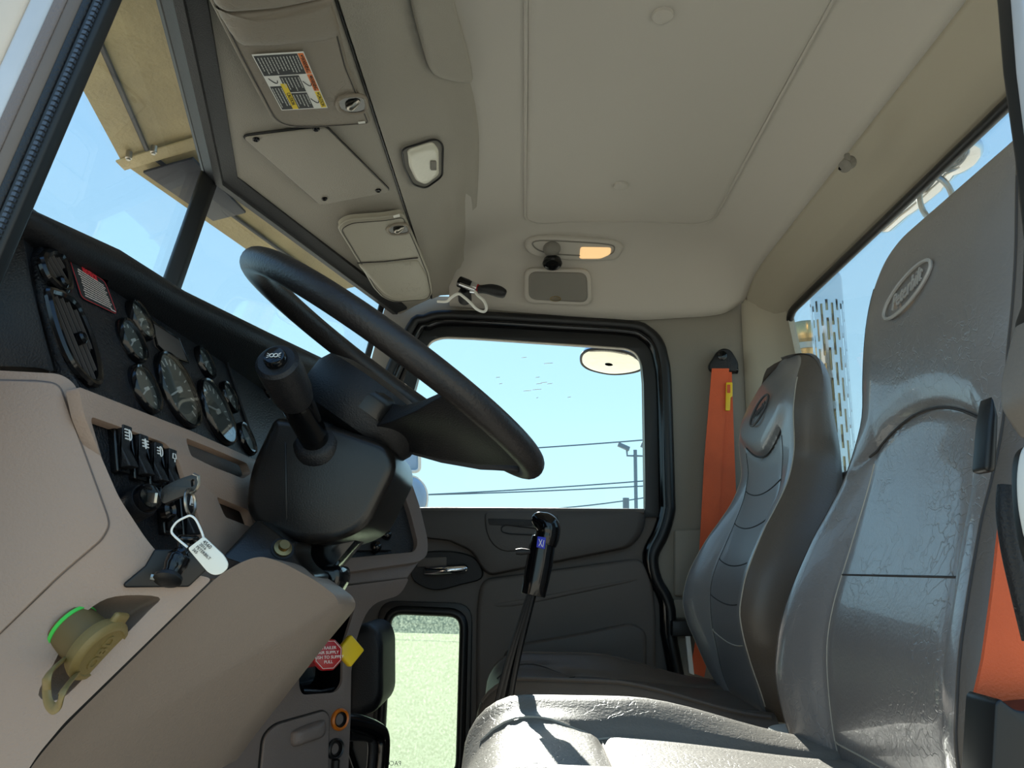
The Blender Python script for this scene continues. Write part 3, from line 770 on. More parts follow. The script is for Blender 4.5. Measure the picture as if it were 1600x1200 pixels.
# door skin relief
sk = pxs([(752, 905), (1000, 872), (1018, 900), (1024, 960), (1024, 1300), (742, 1300), (745, 950)], Xd - .001)
MB().pillow(rnd(sk, .03), V((-.010, 0, 0)), V((.006, 0, 0)), .05).build('door_skin', M['door'], door)
MB().pillow(cr(pxs([(770, 945), (850, 930), (985, 905), (990, 908), (900, 928), (800, 948)], Xd - .010), 4, True), V((-.004, 0, 0)), V((.002, 0, 0)), .7).build('crease', M['door'], door)
pkt = pxs([(785, 1020), (810, 1005), (900, 990), (985, 972), (1010, 985), (1010, 1200), (790, 1200)], Xd - .011)
MB().pillow(rnd(pkt, .04), V((-.022, 0, 0)), V((.002, 0, 0)), .08).build('map_pocket', M['door'], door)

# windscreen -----------------------------------------------------------------
ws = thing('window_1', None, None, W(1.4, -.7, .2), kind='structure')
RK = .206
def wpt(X, h): return W(X, -.652 + .275 * abs(X - 1.4) - RK * (.762 - h), h)
for (x0, x1) in ((.62, 1.395), (1.405, 2.18)):
    mb = MB(); q = [wpt(x0, .765), wpt(x1, .765), wpt(x1, .18), wpt(x0, .18)]
    mb.slab(q, W(0, -.006, 0)); mb.build('windscreen_pane', M['wind'], ws)
MB().tube([wpt(.62, .18), wpt(.62, .762), wpt(1.4, .762)], .010, 8).build('pane_seal', M['rubber'], ws)
MB().tube([wpt(1.4, .762), wpt(2.18, .762), wpt(2.18, .18)], .010, 8).build('pane_seal', M['rubber'], ws)
a_, b_ = wpt(1.4, .775), wpt(1.4, .18)
mb = MB(); mb.slab([a_ + W(-.020, .0, 0), a_ + W(-.010, .024, 0), a_ + W(.010, .024, 0), a_ + W(.020, 0, 0), a_ + W(.010, -.010, 0), a_ + W(-.010, -.010, 0)], b_ - a_)
mb.build('divider_post', M['rubber'], ws, bevel=.003)
hb = [[W(X, hdr(X) + d_, h_) for d_, h_ in ((.004, .741), (.002, .735), (-.012, .735), (-.034, .753), (-.034, .80), (.03, .80), (.03, .752))] for X in [.6 + .1 * k for k in range(9)] + [1.4] + [1.5 + .1 * k for k in range(8)]]
mb = MB(); mb.loft(hb); mb.build('header_strip', M['black'], ws)

# driver-side pillars and floor -----------------------------------------------
tr = thing('trim_1', None, None, U(60, 450, .5), kind='structure')
def bar(name, m, p, q, w0, w1, X0, dx, rad):
    """A moulding running along the pillar between image-independent offsets w0..w1 across it."""
A0, A1 = U(192, -120, .50), U(-60, 565, .50)       # line of the pillar's glass edge
ax = (A1 - A0).normalized()
acr = V((0, 1, 0)); acr = (acr - ax * acr.dot(ax)).normalized()
acr = acr if acr.y > 0 else -acr
def pil(name, m, w0, w1, X0, X1, bev=.002):
    p0, p1 = A0 + acr * w0, A0 + acr * w1; q0, q1 = A1 + acr * w0, A1 + acr * w1
    for p in (p0, p1, q0, q1): p.x = .50 - .06 * (w0 + .01)
    mb = MB(); mb.slab([p0, p1, q1, q0], V((-.014, 0, 0))); return mb.build(name, m, tr, bevel=bev)
A0 = U(221, -60, .50); A1 = U(-40, 553, .50)
A0, A1 = lerp(A0, A1, -.75), lerp(A0, A1, 2.1)
ax = (A1 - A0).normalized(); acr = V((0, 1, 0)); acr = (acr - ax * acr.dot(ax)).normalized()
pil('seal_strip', M['rubber'], 0.000, .014, .49, .56, .003)
pil('seal_ridge', M['black'], .013, .020, .485, .55, .002)
pil('worn_channel', M['brown'], .019, .031, .478, .55, .003)
pil('channel_groove', M['taupe'], .030, .040, .486, .55, .002)
pil('silver_strip', M['alu'], .039, .058, .478, .55, .004)
pil('cream_strip', M['cream'], .057, .082, .474, .55, .004)
pil('silver_strip', M['alu'], .081, .100, .48, .55, .003)
pil('cream_strip', M['cream'], .099, .17, .474, .55, .004)
mb = MB()
for k in range(70):
    p = lerp(A0, A1, .28 + .30 * k / 69) + acr * .006; p.x = .4845
    mb.box(p, ax * .0013, acr * .0016, V((.002, 0, 0)))
mb.build('seal_teeth', M['tooth'], tr)

tr2 = thing('trim_2', None, None, U(1600, 900, .5), kind='structure')
mb = MB(); mb.slab(pxs([(1549, -40), (1562, 120), (1580, 250), (1594, 380), (1590, 480), (1575, 520), (1750, 520), (1700, -40)], .50), V((-.03, 0, 0))); mb.build('pillar_seal', M['rubber'], tr2, bevel=.006)
mb = MB(); mb.slab(pxs([(1570, -40), (1582, 120), (1598, 250), (1610, 380), (1606, 470), (1750, 470), (1700, -40)], .469), V((-.02, 0, 0))); mb.build('pillar_trim', M['alu'], tr2, bevel=.006)
mb = MB(); mb.slab(rnd(pxs([(1592, 470), (1571, 540), (1557, 600), (1557, 640), (1575, 668), (1590, 690), (1720, 690), (1720, 470)], .50), .012), V((-.04, 0, 0))); mb.build('belt_guide_cover', M['bpill'], tr2, bevel=.008)
mb = MB(); mb.slab(pxs([(1553, 615), (1562, 650), (1558, 738), (1540, 735), (1546, 660)], .56), V((.02, 0, 0))); mb.build('belt_guide', M['rubber'], tr2, bevel=.004)
mb = MB(); mb.slab(rnd(pxs([(1584, 700), (1576, 730), (1577, 790), (1588, 860), (1610, 920), (1720, 900), (1720, 690)], .50), .012), V((-.02, 0, 0))); mb.build('pillar_edge', M['rubber'], tr2, bevel=.004)
mb = MB(); mb.slab(rnd(pxs([(1592, 690), (1582, 735), (1583, 790), (1597, 860), (1720, 860), (1720, 690)], .479), .01), V((-.02, 0, 0))); mb.build('pillar_panel', M['white'], tr2, bevel=.006)

mb = MB(); mb.slab([W(.5, .85, -.78), W(2.3, .85, -.78), W(2.3, -.9, -.78), W(.5, -.9, -.78)], V((0, 0, -.06))); tag(mb.build('floor', M['floor']), kind='structure')
mb = MB(); mb.slab([W(.72, -.80, -.78), W(2.24, -.80, -.78), W(2.24, -.78, .18), W(.72, -.78, .18)], W(0, -.03, 0)); tag(mb.build('wall_front', M['floor']), kind='structure')

mb = MB(); mb.slab([W(.53, -.95, -.9), W(.53, -.60, -.9), W(.53, -.60, -.05), W(.53, -.56, .22), W(.53, -.95, .22)], V((.03, 0, 0))); tag(mb.build('wall_left', M['cream'], bevel=.006), kind='structure')

# ================================================================== DASHBOARD
dash = thing('dashboard', 'black and tan dashboard with gauges and switches', 'dashboard', W(1.1, -.45, -.25))
TP, BP = (-.46, .300), (-.39, .139)
def gp(X, t): return W(X, lerp(BP[0], TP[0], t), lerp(BP[1], TP[1], t))     # on the gauge panel
PLG = plane3(gp(.7, 0), gp(1.2, 0), gp(.9, 1))
NG = PLG[1]; UG = (gp(1, 1) - gp(1, 0)).normalized(); XG = V((1, 0, 0))
# padded hood
htab = [(.585, -.487, .280), (.60, -.482, .299), (.63, -.475, .310), (.67, -.469, .3154), (.78, -.469, .334), (.93, -.4635, .342), (1.149, -.427, .355), (1.38, -.387, .370), (1.59, -.3455, .374), (1.8, -.37, .36), (2.2, -.44, .33)]
rows = []
for X, s_, h_ in htab:
    k = min(1, max(.25, (X - .59) / .06))
    rows.append([W(X, -.54, .27), W(X, -.458, .288), W(X, s_ + .012, h_ - .040 * k), W(X, s_ + .026, h_ - .036 * k), W(X, s_ + .033, h_ - .026 * k), W(X, s_ + .031, h_ - .014 * k), W(X, s_ + .020, h_ - .004 * k), W(X, s_, h_), W(X, s_ - .06, h_ - .004), W(X, s_ - .16, h_ - .02), W(X, s_ - .2, h_ - .06)])
MB().loft(rows).build('dash_hood', M['black'], dash, sharp=60)
# gauge panel
gpo = pxp([(66, 380), (62, 400), (80, 470), (118, 598), (128, 612)], PLG)
mb = MB(); mb.slab(gpo + [gp(1.5, -.02), gp(1.5, 1.0)], -NG * .02); mb.build('instrument_panel', M['grain'], dash, bevel=.003)
MB().tube([gp(X, 1.0) + NG * .002 for X in [.67 + .03 * k for k in range(24)]], .0013, 5).build('hood_highlight', M['speaker'], dash)  # highlight along the panel's top edge, drawn as a thin grey tube
# panel divider on the far side
MB().tube(pxp([(341, 555), (352, 560), (398, 700)], (PLG[0] + NG * .002, NG)), .003, 6).build('panel_joint', M['black'], dash)
# black end cap
mb = MB(); mb.slab(rnd(pxs([(-80, 480), (20, 460), (48, 372), (58, 340), (70, 338), (78, 350), (66, 385), (82, 468), (102, 545), (116, 596), (97, 588), (-80, 580)], .672), .006), V((-.03, 0, 0))); mb.build('end_cap', M['black'], dash, bevel=.008)

def gauge(px, py, r, face='gface', needle=None, rim=.0045, lip=.008, ticks=True):
    c = Up(px, py, PLG[0], NG)
    g = thing('gauge', None, None, c); g.parent = dash; g.location = c - WL[dash]
    b = MB().rev(c, NG, [(r + rim, -.004), (r + rim, lip * .6), (r + rim * .6, lip), (r + rim * .1, lip * .9), (r, lip * .5), (r, .001)], 36, False).build('bezel', M['gloss'], g)
    MB().rev(c, NG, [(r, 0), (r, .003)], 36).build('dial_face', M[face], g)
    if ticks:
        mb = MB()
        for k in range(9 if r < .03 else 15):
            a = math.radians(225 - 270 * k / (8 if r < .03 else 14)); d = XG * math.cos(a) + UG * math.sin(a); e = NG.cross(d)
            mb.box(c + d * r * .8 + NG * .0034, d * r * .09, e * r * .015, NG * .0004)
        mb.build('dial_marks', M['needle'], g)
    a = math.radians(needle if needle is not None else 215); d = XG * math.cos(a) + UG * math.sin(a); e = NG.cross(d)
    MB().box(c + d * r * .35 + NG * .0055, d * r * .42, e * r * .022, NG * .0006).rev(c, NG, [(r * .09, .003), (r * .08, .0068)], 14).build('needle', M['needle'], g)
    MB().rev(c, NG, [(r, .0072), (r, .0078)], 36).build('gauge_glass', M['gauge'], g)
    return g
gauge(215, 502, .021, needle=230); gauge(202, 534, .022, needle=222); gauge(223, 610, .024, needle=215)
gauge(275, 611, .045, needle=205); gauge(336, 645, .044, needle=180); gauge(317, 568, .0205, needle=225)
gauge(355, 622, .0205, needle=225); gauge(382, 687, .0215, face='gfacel', needle=225, ticks=False); gauge(414, 603, .0205, needle=225)
# blank insert
bl = pxp([(234, 500), (280, 530), (294, 566), (262, 555), (246, 540)], (PLG[0] + NG * .003, NG))
MB().slab(bl, -NG * .004).build('blank_insert', M['blank'], dash, bevel=.001)
MB().tube(bl, .0018, 6, True).build('insert_frame', M['gloss'], dash)
# notice placard
n0, n1, n2 = Up(108, 402, PLG[0] + NG * .002, NG), Up(164, 440, PLG[0] + NG * .002, NG), Up(128, 465, PLG[0] + NG * .002, NG)
n3 = Up(183, 491, PLG[0] + NG * .002, NG)
def NQ(u, v, e=0): return lerp(lerp(n0, n1, u), lerp(n2, n3, u), v) + NG * e
pc = MB().slab(rnd([NQ(0, 0), NQ(1, 0), NQ(1, 1), NQ(0, 1)], .006), -NG * .0012).build('notice_placard', M['lab_black'], dash)
pc['label'] = 'black placard with a red border and small white print'
MB().tube(rnd([NQ(0, 0), NQ(1, 0), NQ(1, 1), NQ(0, 1)], .006), .00025, 5, True).build("red_border", M['lab_red'], pc)
nu = (n1 - n0).normalized(); nv_ = (n0 - n2).normalized()
MB().text('NOTICE', NQ(.5, .12, .0006), nu, nv_, .0075, .0003, font_offset=.0003).build('red_heading', M['lab_red'], pc)
mb = MB()
for k in range(11):
    v_ = .21 + k * .069; u_ = random.uniform(.10, .16); ue = random.uniform(.82, .9)
    while u_ < ue:
        w_ = random.uniform(.05, .12); w_ = min(w_, ue - u_ + .01)
        mb.slab([NQ(u_, v_ - .013, .0004), NQ(u_ + w_, v_ - .013, .0004), NQ(u_ + w_, v_ + .013, .0004), NQ(u_, v_ + .013, .0004)], NG * .0003); u_ += w_ + .014
mb.slab([NQ(.82, .93, .0004), NQ(.96, .93, .0004), NQ(.96, .96, .0004), NQ(.82, .96, .0004)], NG * .0003)
mb.build('small_print', M['lab_text'], pc)

# air vents
def vent(outline, nsl, ang, knob):
    P = (PLG[0] + NG * .004, NG)
    o = cr(pxp(outline, P), 5, True); c = sum(o, V()) / len(o)
    g = thing('air_vent', None, None, c); g.parent = dash; g.location = c - WL[dash]
    MB().tube(o, .0042, 8, True).build('vent_rim', M['gloss'], g)
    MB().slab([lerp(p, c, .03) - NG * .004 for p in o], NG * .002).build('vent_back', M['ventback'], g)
    d = (Up(*ang[1], *P) - Up(*ang[0], *P)).normalized(); e = NG.cross(d).normalized()
    lo, hi = min((p - c).dot(e) for p in o), max((p - c).dot(e) for p in o)
    for k in range(nsl):
        q = lerp(lo, hi, (k + .7) / (nsl + .4))
        # chord of the outline at q
        xs = []
        for i in range(len(o)):
            a, b = (o[i] - c), (o[(i + 1) % len(o)] - c); qa, qb = a.dot(e), b.dot(e)
            if (qa - q) * (qb - q) < 0: t = (q - qa) / (qb - qa); xs.append(lerp(a, b, t).dot(d))
        if len(xs) >= 2:
            x0, x1 = min(xs), max(xs)
            MB().box(c + e * q + d * (x0 + x1) / 2 - NG * .001, d * (x1 - x0) * .48, e * .0006, NG * .0018).build('vent_slat', M['slat'], g)
    kc = Up(*knob, *P)
    MB().rev(kc, NG, [(.006, -.003), (.006, .005), (.004, .007)], 20).build('vent_knob', M['gloss'], g)
vent([(66, 408), (72, 397), (84, 394), (97, 404), (105, 425), (107, 448), (100, 452), (86, 444), (72, 428)], 5, ((75, 405), (95, 440)), (93, 443))
vent([(76, 460), (82, 456), (100, 463), (120, 482), (138, 520), (150, 560), (154, 590), (148, 600), (132, 590), (108, 560), (88, 510)], 6, ((85, 470), (130, 580)), (122, 530))

# lower fascia: tan plate with openings over a black switch field
LW = plane3(W(.7, -.39, .140), W(1.2, -.39, .140), W(.9, -.352, -.03))
NL = LW[1]; UL = (W(1, -.39, .140) - W(1, -.352, -.03)).normalized()
lp = (LW[0] + NL * .012, NL)
outer = rnd(pxp([(122, 604), (300, 674), (440, 737), (440, 850), (400, 900), (318, 905), (262, 884), (225, 842), (186, 778), (150, 695), (132, 650)], lp), .004)
h1 = rnd(pxp([(140, 650), (258, 692), (277, 714), (312, 812), (334, 882), (292, 888), (245, 868), (202, 808), (165, 735)], lp), .008)
h2 = rnd(pxp([(290, 684), (330, 700), (386, 724), (392, 740), (380, 748), (330, 728), (298, 712)], lp), .006)
h3 = rnd(pxp([(338, 776), (388, 797), (398, 826), (352, 808)], lp), .006)
mb = MB(); mb.plate(outer, [h1, h2, h3], -NL * .011); mb.build('fascia', M['tan'], dash, bevel=.003, bang=50)
mb = MB(); mb.slab(pxp([(136, 645), (262, 690), (345, 890), (240, 880), (160, 730)], (LW[0], NL)), -NL * .006); mb.build('switch_field', M['grain'], dash, bevel=.001)
mb = MB(); mb.slab(pxp([(270, 675), (440, 740), (440, 850), (330, 830)], (LW[0] - NL * .012, NL)), -NL * .004); mb.build('pocket_back', M['taupe'], dash)
# rounded lip between gauges and fascia
# rocker switches
icons = ['lights', 'cab', 'fog', 'work']
def rocker(px, py, k, parent, w=.0105, l=.023, ic=None):
    c = Up(px, py, LW[0], NL)
    g = thing('rocker_switch', None, None, c); g.parent = parent; g.location = c - WL[parent]
    up = UL; xr = V((1, 0, 0))
    MB().box(c + NL * .003, xr * (w + .003), up * (l + .004), NL * .004).build('switch_frame', M['gloss'], g, bevel=.002)
    mb = MB(); mb.slab([c - xr * w + up * l + NL * .007, c - xr * w + up * l + NL * .014, c - xr * w + NL * .010, c - xr * w - up * l + NL * .017, c - xr * w - up * l + NL * .007], xr * 2 * w)
    mb.build('rocker', M['black'], g, bevel=.0015)
    ic_o = c + up * l * .55 + NL * .0137; n_ = (UL * 1 + NL * .0).normalized()
    mb = MB()
    if ic == 'lights':
        for q in range(4): mb.box(ic_o - xr * .004 + up * (.0045 - q * .003), xr * .003, up * .0006, NL * .0004)
        mb.tube([ic_o + xr * (.001 + .004 * math.cos(a)) + up * .005 * math.sin(a) for a in [PI / 2 - q * PI / 8 for q in range(9)]], .0006, 5); mb.tube([ic_o + xr * .001 + up * .005, ic_o + xr * .001 - up * .005], .0006, 5)
    elif ic == 'cab':
        for q in range(3):
            mb.box(ic_o - xr * .004 + up * (.003 - q * .003), xr * .002, up * .0006, NL * .0004); mb.box(ic_o + xr * .004 + up * (.003 - q * .003), xr * .002, up * .0006, NL * .0004)
        mb.tube([ic_o + up * .005, ic_o - xr * .0015, ic_o - up * .005], .0006, 5); mb.tube([ic_o + up * .005, ic_o + xr * .0015, ic_o - up * .005], .0006, 5)
    elif ic == 'fog':
        for q in range(3): mb.box(ic_o - xr * .004 + up * (.003 - q * .003), xr * .0025, up * .0006, NL * .0004)
        mb.tube([ic_o + xr * (.001 + .004 * math.cos(a)) + up * .005 * math.sin(a) for a in [PI / 2 - q * PI / 8 for q in range(9)]], .0006, 5); mb.tube([ic_o + up * .005, ic_o - up * .005], .0006, 5)
    elif ic == 'hazard':
        mb.tube([ic_o + up * .006, ic_o - up * .004 + xr * .006, ic_o - up * .004 - xr * .006], .0007, 5, True); mb.tube([ic_o + up * .002, ic_o - up * .002 + xr * .002, ic_o - up * .002 - xr * .002], .0005, 5, True)
    else:
        mb.tube([ic_o + up * .004 - xr * .003, ic_o + up * .004 + xr * .003, ic_o - up * .001 + xr * .004, ic_o - up * .001 - xr * .004], .0006, 5, True); mb.tube([ic_o - up * .002, ic_o - up * .005], .0006, 5)
    mb.build('symbol', M['needle'], g)
for k, (x, y) in enumerate(((180, 702), (207, 715), (231, 726), (254, 735))): rocker(x, y, k, dash, w=.0085, l=.020, ic=icons[k])
rocker(252, 796, 4, dash, w=.008, ic='none'); rocker(282, 806, 5, dash, w=.008, ic='hazard')
kc = Up(256, 799, LW[0] + NL * .012, NL)
MB().rev(kc, NL, [(.011, 0), (.011, .006), (.008, .009), (.006, .006)], 18).build('dimmer_knob', M['gloss'], dash)
# ignition lock
lk = Up(202, 794, LW[0], NL)
lax = (NL * .75 + V((-.35, 0, .15))).normalized()
MB().rev(lk, lax, [(.016, -.01), (.016, .018), (.0145, .022)], 26).build('lock_surround', M['black'], dash)
MB().rev(lk + lax * .021, lax, [(.0135, 0), (.0135, .006), (.0125, .008), (.010, .007)], 26).build('lock_ring', M['gloss'], dash)
MB().rev(lk + lax * .021, lax, [(.0098, 0), (.0098, .007)], 22).build('lock_barrel', M['steel'], dash)

# tan end moulding with fuse cover and diagnostic recess
P1e = plane3(U(125, 612, .64), U(240, 862, .68), U(0, 720, .615))
N1 = P1e[1]
rim = [(-90, 574), (95, 584), (118, 600), (130, 640), (152, 700), (186, 778), (232, 848), (262, 880), (300, 896), (332, 904), (100, 1130), (60, 1178), (20, 1240), (-90, 1240)]
hole = cr(pxp([(60, 1086), (85, 1035), (108, 990), (138, 953), (180, 932), (248, 933), (232, 955), (188, 1000), (140, 1050), (95, 1092)], P1e), 4, True)
mb = MB(); mb.plate(rnd(pxp(rim, P1e), [.0, .02, .012, .01, .01, .01, .015, .02, .02, .005, .005, .005, 0, 0]), [hole], -N1 * .04)
em = mb.build('end_moulding', M['tan'], dash, bevel=.008, bang=50)
hc = sum(hole, V()) / len(hole)
mb = MB(); mb.loft([[lerp(p, hc, t) - N1 * d for p in hole] for t, d in ((-.02, .004), (.08, .016), (.25, .03), (.5, .038), (.999, .04))], False)
mb.build('port_recess', M['tanb'], dash, sharp=80)
fc = rnd(pxp([(-90, 592), (60, 596), (92, 600), (168, 808), (170, 822), (160, 842), (92, 900), (-90, 1078)], (P1e[0] + N1 * .0005, N1)), [0, .005, .012, .012, .01, .02, .01, 0])
MB().pillow(fc, N1 * .0035, -N1 * .003, .02, cen=Up(40, 760, *P1e)).build('fuse_cover', M['tan'], dash)
MB().tube(fc, .0012, 5, True).build('cover_gap', M['taupe'], dash)

# knee bolster
P3 = plane3(U(525, 935, .95), U(100, 1130, .69), U(335, 905, .76))
N3 = P3[1]
kb = pxp([(338, 902), (372, 880), (405, 868), (440, 878), (490, 905), (524, 930), (531, 948), (480, 1008), (350, 1172), (318, 1215), (20, 1240), (62, 1180), (104, 1132)], P3)
mb = MB(); mb.slab(rnd(kb, [.01, .02, .03, .02, .02, .02, .02, 0, 0, 0, 0, .01, .01]), V((.10, 0, -.005)) - N3 * .0); mb.build('knee_bolster', M['tanb'], dash, bevel=.014, seg=4)
# lower dash body behind it and the passenger side dash
mb = MB(); mb.slab([W(.72, -.53, .27), W(.72, -.44, .12), W(.72, -.42, .03), W(.72, -.70, .03), W(.72, -.70, .27)], V((1.5, 0, 0))); mb.build('dash_body', M['black'], dash, bevel=.01)
# far wing facing the driver
PW = plane3(U(668, 868, 1.50), U(545, 898, 1.36), U(640, 745, 1.55)); NW = PW[1]
wo = rnd(pxp([(520, 730), (622, 715), (640, 745), (656, 790), (669, 845), (668, 868), (655, 878), (520, 897)], PW), [0, .02, .02, .02, .03, .02, .02, 0])
wi = rnd(pxp([(530, 755), (630, 768), (641, 800), (653, 848), (648, 862), (530, 873)], PW), .014)
mb = MB(); mb.plate(wo, [wi], -NW * .05 + V((0, 0, -.0))); mb.build('wing_frame', M['taupe'], dash, bevel=.006, bang=50)
MB().slab([p - NW * .012 for p in wi], -NW * .004).build('wing_panel', M['grain'], dash)
mb = MB(); mb.slab(pxp([(520, 895), (655, 878), (637, 903), (520, 916)], (PW[0] - NW * .012, NW)), -NW * .05); mb.build('wing_underside', M['taupe'], dash, bevel=.003)
kp = Up(600, 848, PW[0] - NW * .011, NW)
mb = MB(); mb.slab(pxp([(555, 862), (562, 845), (605, 840), (610, 862)], (PW[0] - NW * .010, NW)), NW * .006); mb.build('heater_switch', M['black'], dash, bevel=.002)
for (x, y) in ((600, 838), (607, 806), (584, 857)):
    MB().rev(Up(x, y, PW[0] - NW * .010, NW), NW, [(.011, 0), (.011, .008), (.007, .016), (.004, .018)], 18).build('heater_knob', M['gloss'], dash)

# diagnostic port with khaki cap
t = thing('diagnostic_port', 'khaki capped round plug socket under the dash end', 'socket', U(135, 1080, .66))
cR, cU, vw = RT @ V((1, 0, 0)), RT @ V((0, 1, 0)), ray(120, 1000).normalized()
pax = (cR * .72 - cU * .60 - vw * .34).normalized()
c0 = Up(124, 991, P1e[0] - N1 * .006, N1)
MB().rev(c0, pax, [(.0205, -.012), (.0205, .018)], 30).build('socket_body', M['khakid'], t)
c1 = c0 + pax * .017
MB().rev(c1, pax, [(.0205, -.003), (.0245, -.002), (.0265, .003), (.027, .007), (.0245, .010), (.021, .0108), (.0202, .0092), (.001, .0088)], 36).build('cap', M['khaki'], t)
MB().rev(c0 - pax * .012, pax, [(.0214, .002), (.0214, .005)], 30).build('seal_ring', M['green'], t)
ux = (U(195, 975, .66) - U(75, 1060, .66)); ux = (ux - pax * ux.dot(pax)).normalized(); uy = pax.cross(ux)
MB().text('OBD', c1 + pax * .0095, ux, uy, .0145, .0007, font_offset=.0004).build('raised_letters', M['khaki'], t)
tbp = c1 + ux * .0275 + pax * .004
MB().box(tbp, ux * .006, uy * .009, pax * .003).build('pull_tab', M['khaki'], t, bevel=.003)
sp = cr([c0 - ux * .0175 + pax * .004, U(77, 1052, .60), U(73, 1078, .60), U(76, 1098, .598), U(84, 1107, .595), U(93, 1100, .592), U(100, 1078, .59), c1 - ux * .023 + pax * .003], 10)
MB().tube(sp, .0042, 12, flat=.4, up=vw).build('cap_strap', M['khaki'], t)

# black bracket and lever under the switches
t = thing('tilt_lever', 'black lever hanging from a flat bracket under the key', 'lever', U(262, 915, .66))
mb = MB(); mb.slab(pxp([(241, 858), (322, 858), (338, 866), (328, 885), (294, 917), (194, 918), (192, 912), (226, 884)], (P1e[0] + N1 * .001, N1)), N1 * .004); mb.build('bracket', M['rubber'], t, bevel=.002)
MB().tube(cr([U(292, 836, .665), U(290, 848, .665), U(284, 862, .662), U(277, 876, .66), U(270, 892, .656), U(265, 902, .654)], 4), [.008, .010, .0105, .010, .008, .0065, .006, .006, .0065, .008, .0095, .0095, .0095, .0095, .0095, .0085, .008, .008, .008, .008, .008, .008, .008, .008, .008], 16).build('lever_arm', M['gloss'], t)
MB().rev(U(263, 902, .654), U(262, 909, .652) - U(265, 900, .655), [(.009, -.002), (.0115, 0), (.0115, .003), (.009, .0045), (.004, .005)], 22).build('foot', M['rubber'], t)
MB().tube([U(236, 901, .65), U(250, 903, .652)], .003, 8).build('pin', M['steel'], t)

# ignition key, ring, tag
t = thing('ignition_key', 'dark headed key standing in the ignition lock', 'key', lk + lax * .028)
k0 = lk + lax * .026
k1 = U(243, 778, .625)
kd = (k1 - k0).normalized()
bl_n = kd.cross(V((0, 0, 1))).normalized(); bl_u = bl_n.cross(kd)
mb = MB(); mb.box(lerp(k0, k1, .5), (k1 - k0) * .56, bl_u * .0042, bl_n * .0012); mb.build('blade', M['steel'], t, bevel=.0004)
X_h = .625
hd = rnd(pxs([(250, 776), (253, 762), (275, 750), (302, 741), (309, 744), (309, 757), (304, 767), (278, 778), (254, 788)], X_h), .006)
hole = rnd(pxs([(298, 750), (303, 748), (304, 757), (299, 762)], X_h), .002)
mb = MB(); mb.plate(hd, [hole], V((.005, 0, 0))); mb.build('key_head', M['column'], t, bevel=.0012, bang=50)
MB().tube(pxs([(302, 742), (309, 745), (309, 757), (304, 766), (297, 769)], X_h + .002), .0022, 6).build('key_loop', M['steel'], t)
rg = [U(297 + 7.5 * math.cos(a) + 2 * math.sin(a), 785 + 20 * math.sin(a), .622 + .012 * math.cos(a)) for a in [k * PI / 14 for k in range(28)]]
tag(MB().tube(rg, .0013, 7, True).build('key_ring', M['steel']), 'thin steel split ring hanging through the key head', 'key ring')
t = thing('key_tag', 'white plastic tag hanging on a wire from the key ring', 'tag', U(330, 898, .60))
wi_ = [(318, 840), (314, 828), (306, 812), (298, 806), (290, 808), (276, 816), (268, 829), (274, 839), (293, 855)]
MB().tube(cr(pxs(wi_, .612), 4), .0009, 7).build('wire', M['white'], t)
tg = pxs([(293, 857), (318, 838), (350, 868), (356, 880), (355, 888), (346, 897), (334, 899), (324, 894)], .608)
tgp = rnd(tg, [.002, .002, .006, .006, .006, .006, .006, .006])
mb = MB(); mb.slab(tgp, V((.002, 0, 0))); mb.build('tag_plate', M['tag'], t, bevel=.0005)
td = (U(350, 868, .6075) - U(318, 838, .6075)).normalized(); tu = (U(318, 838, .6075) - U(293, 857, .6075)).normalized()
mb = MB()
tn = td.cross(tu)
for k, (tx, fr_) in enumerate((('4560', .82), ('2016', .60), ('PETERBILT', .38), ('365', .16))):
    p0 = lerp(U(293, 857, .6073), U(318, 838, .6073), fr_) + td * .003
    mb.text(tx, p0, td, tu, .0042 if k == 0 else .0033, .0001, align='LEFT')
mb.build('lettering', M['ink'], t)

# ================================================================== STEERING
CW = W(1.04, -.186, .266)
dD = W(0, -.832, .5545); nN = W(0, .5545, .832); eX = V((1, 0, 0))
def wv(u, v, w): return CW + eX * u + dD * v + nN * w
RW = .234
sw = thing('steering_wheel', 'large dark leather rimmed steering wheel', 'steering wheel', wv(0, 0, -.08))
MB().tube([wv(RW * math.cos(a), RW * math.sin(a), 0) for a in [k * PI / 48 for k in range(96)]], .0175, 20, True).build('rim', M['wheel'], sw)
# dished spokes towards the driver
def spoke(a0, a1, nm):
    top, bot = [], []
    for k in range(25):
        a = math.radians(lerp(a0, a1, k / 24)); e = (k / 12 - 1) ** 2
        ca, sa = math.cos(a), math.sin(a)
        top.append([wv(r * ca, r * sa, w) for r, w in ((.05, -.035), (.09, -.045), (.13, -.042), (.18, -.026), (.21, -.012), (.231, -.004))])
        bot.append([wv(r * ca, r * sa, w) for r, w in ((.231, -.012), (.21, -.024), (.18, -.034 - .010 * e), (.13, -.050 - .018 * e), (.09, -.070 - .012 * e), (.05, -.085))])
    MB().loft([t_ + b_ for t_, b_ in zip(top, bot)]).build(nm, M['black'], sw, bevel=.003)
spoke(-148, -98, 'spoke'); spoke(-82, -14, 'spoke')
MB().loft([[wv(r * math.cos(a), r * math.sin(a) * .98, w) for a in [k * PI / 20 for k in range(40)]] for r, w in ((.06, -.11), (.085, -.10), (.092, -.085), (.092, -.05), (.085, -.035), (.06, -.026), (.02, -.022))]).build('horn_pad', M['black'], sw)
hp_o = rnd([wv(-.09, .042, -.055), wv(.09, .042, -.055), wv(.09, -.06, -.055), wv(-.09, -.06, -.055)], .04)
MB().pillow(hp_o, nN * .02, -nN * .02, .3).build('hub_shell', M['column'], sw)

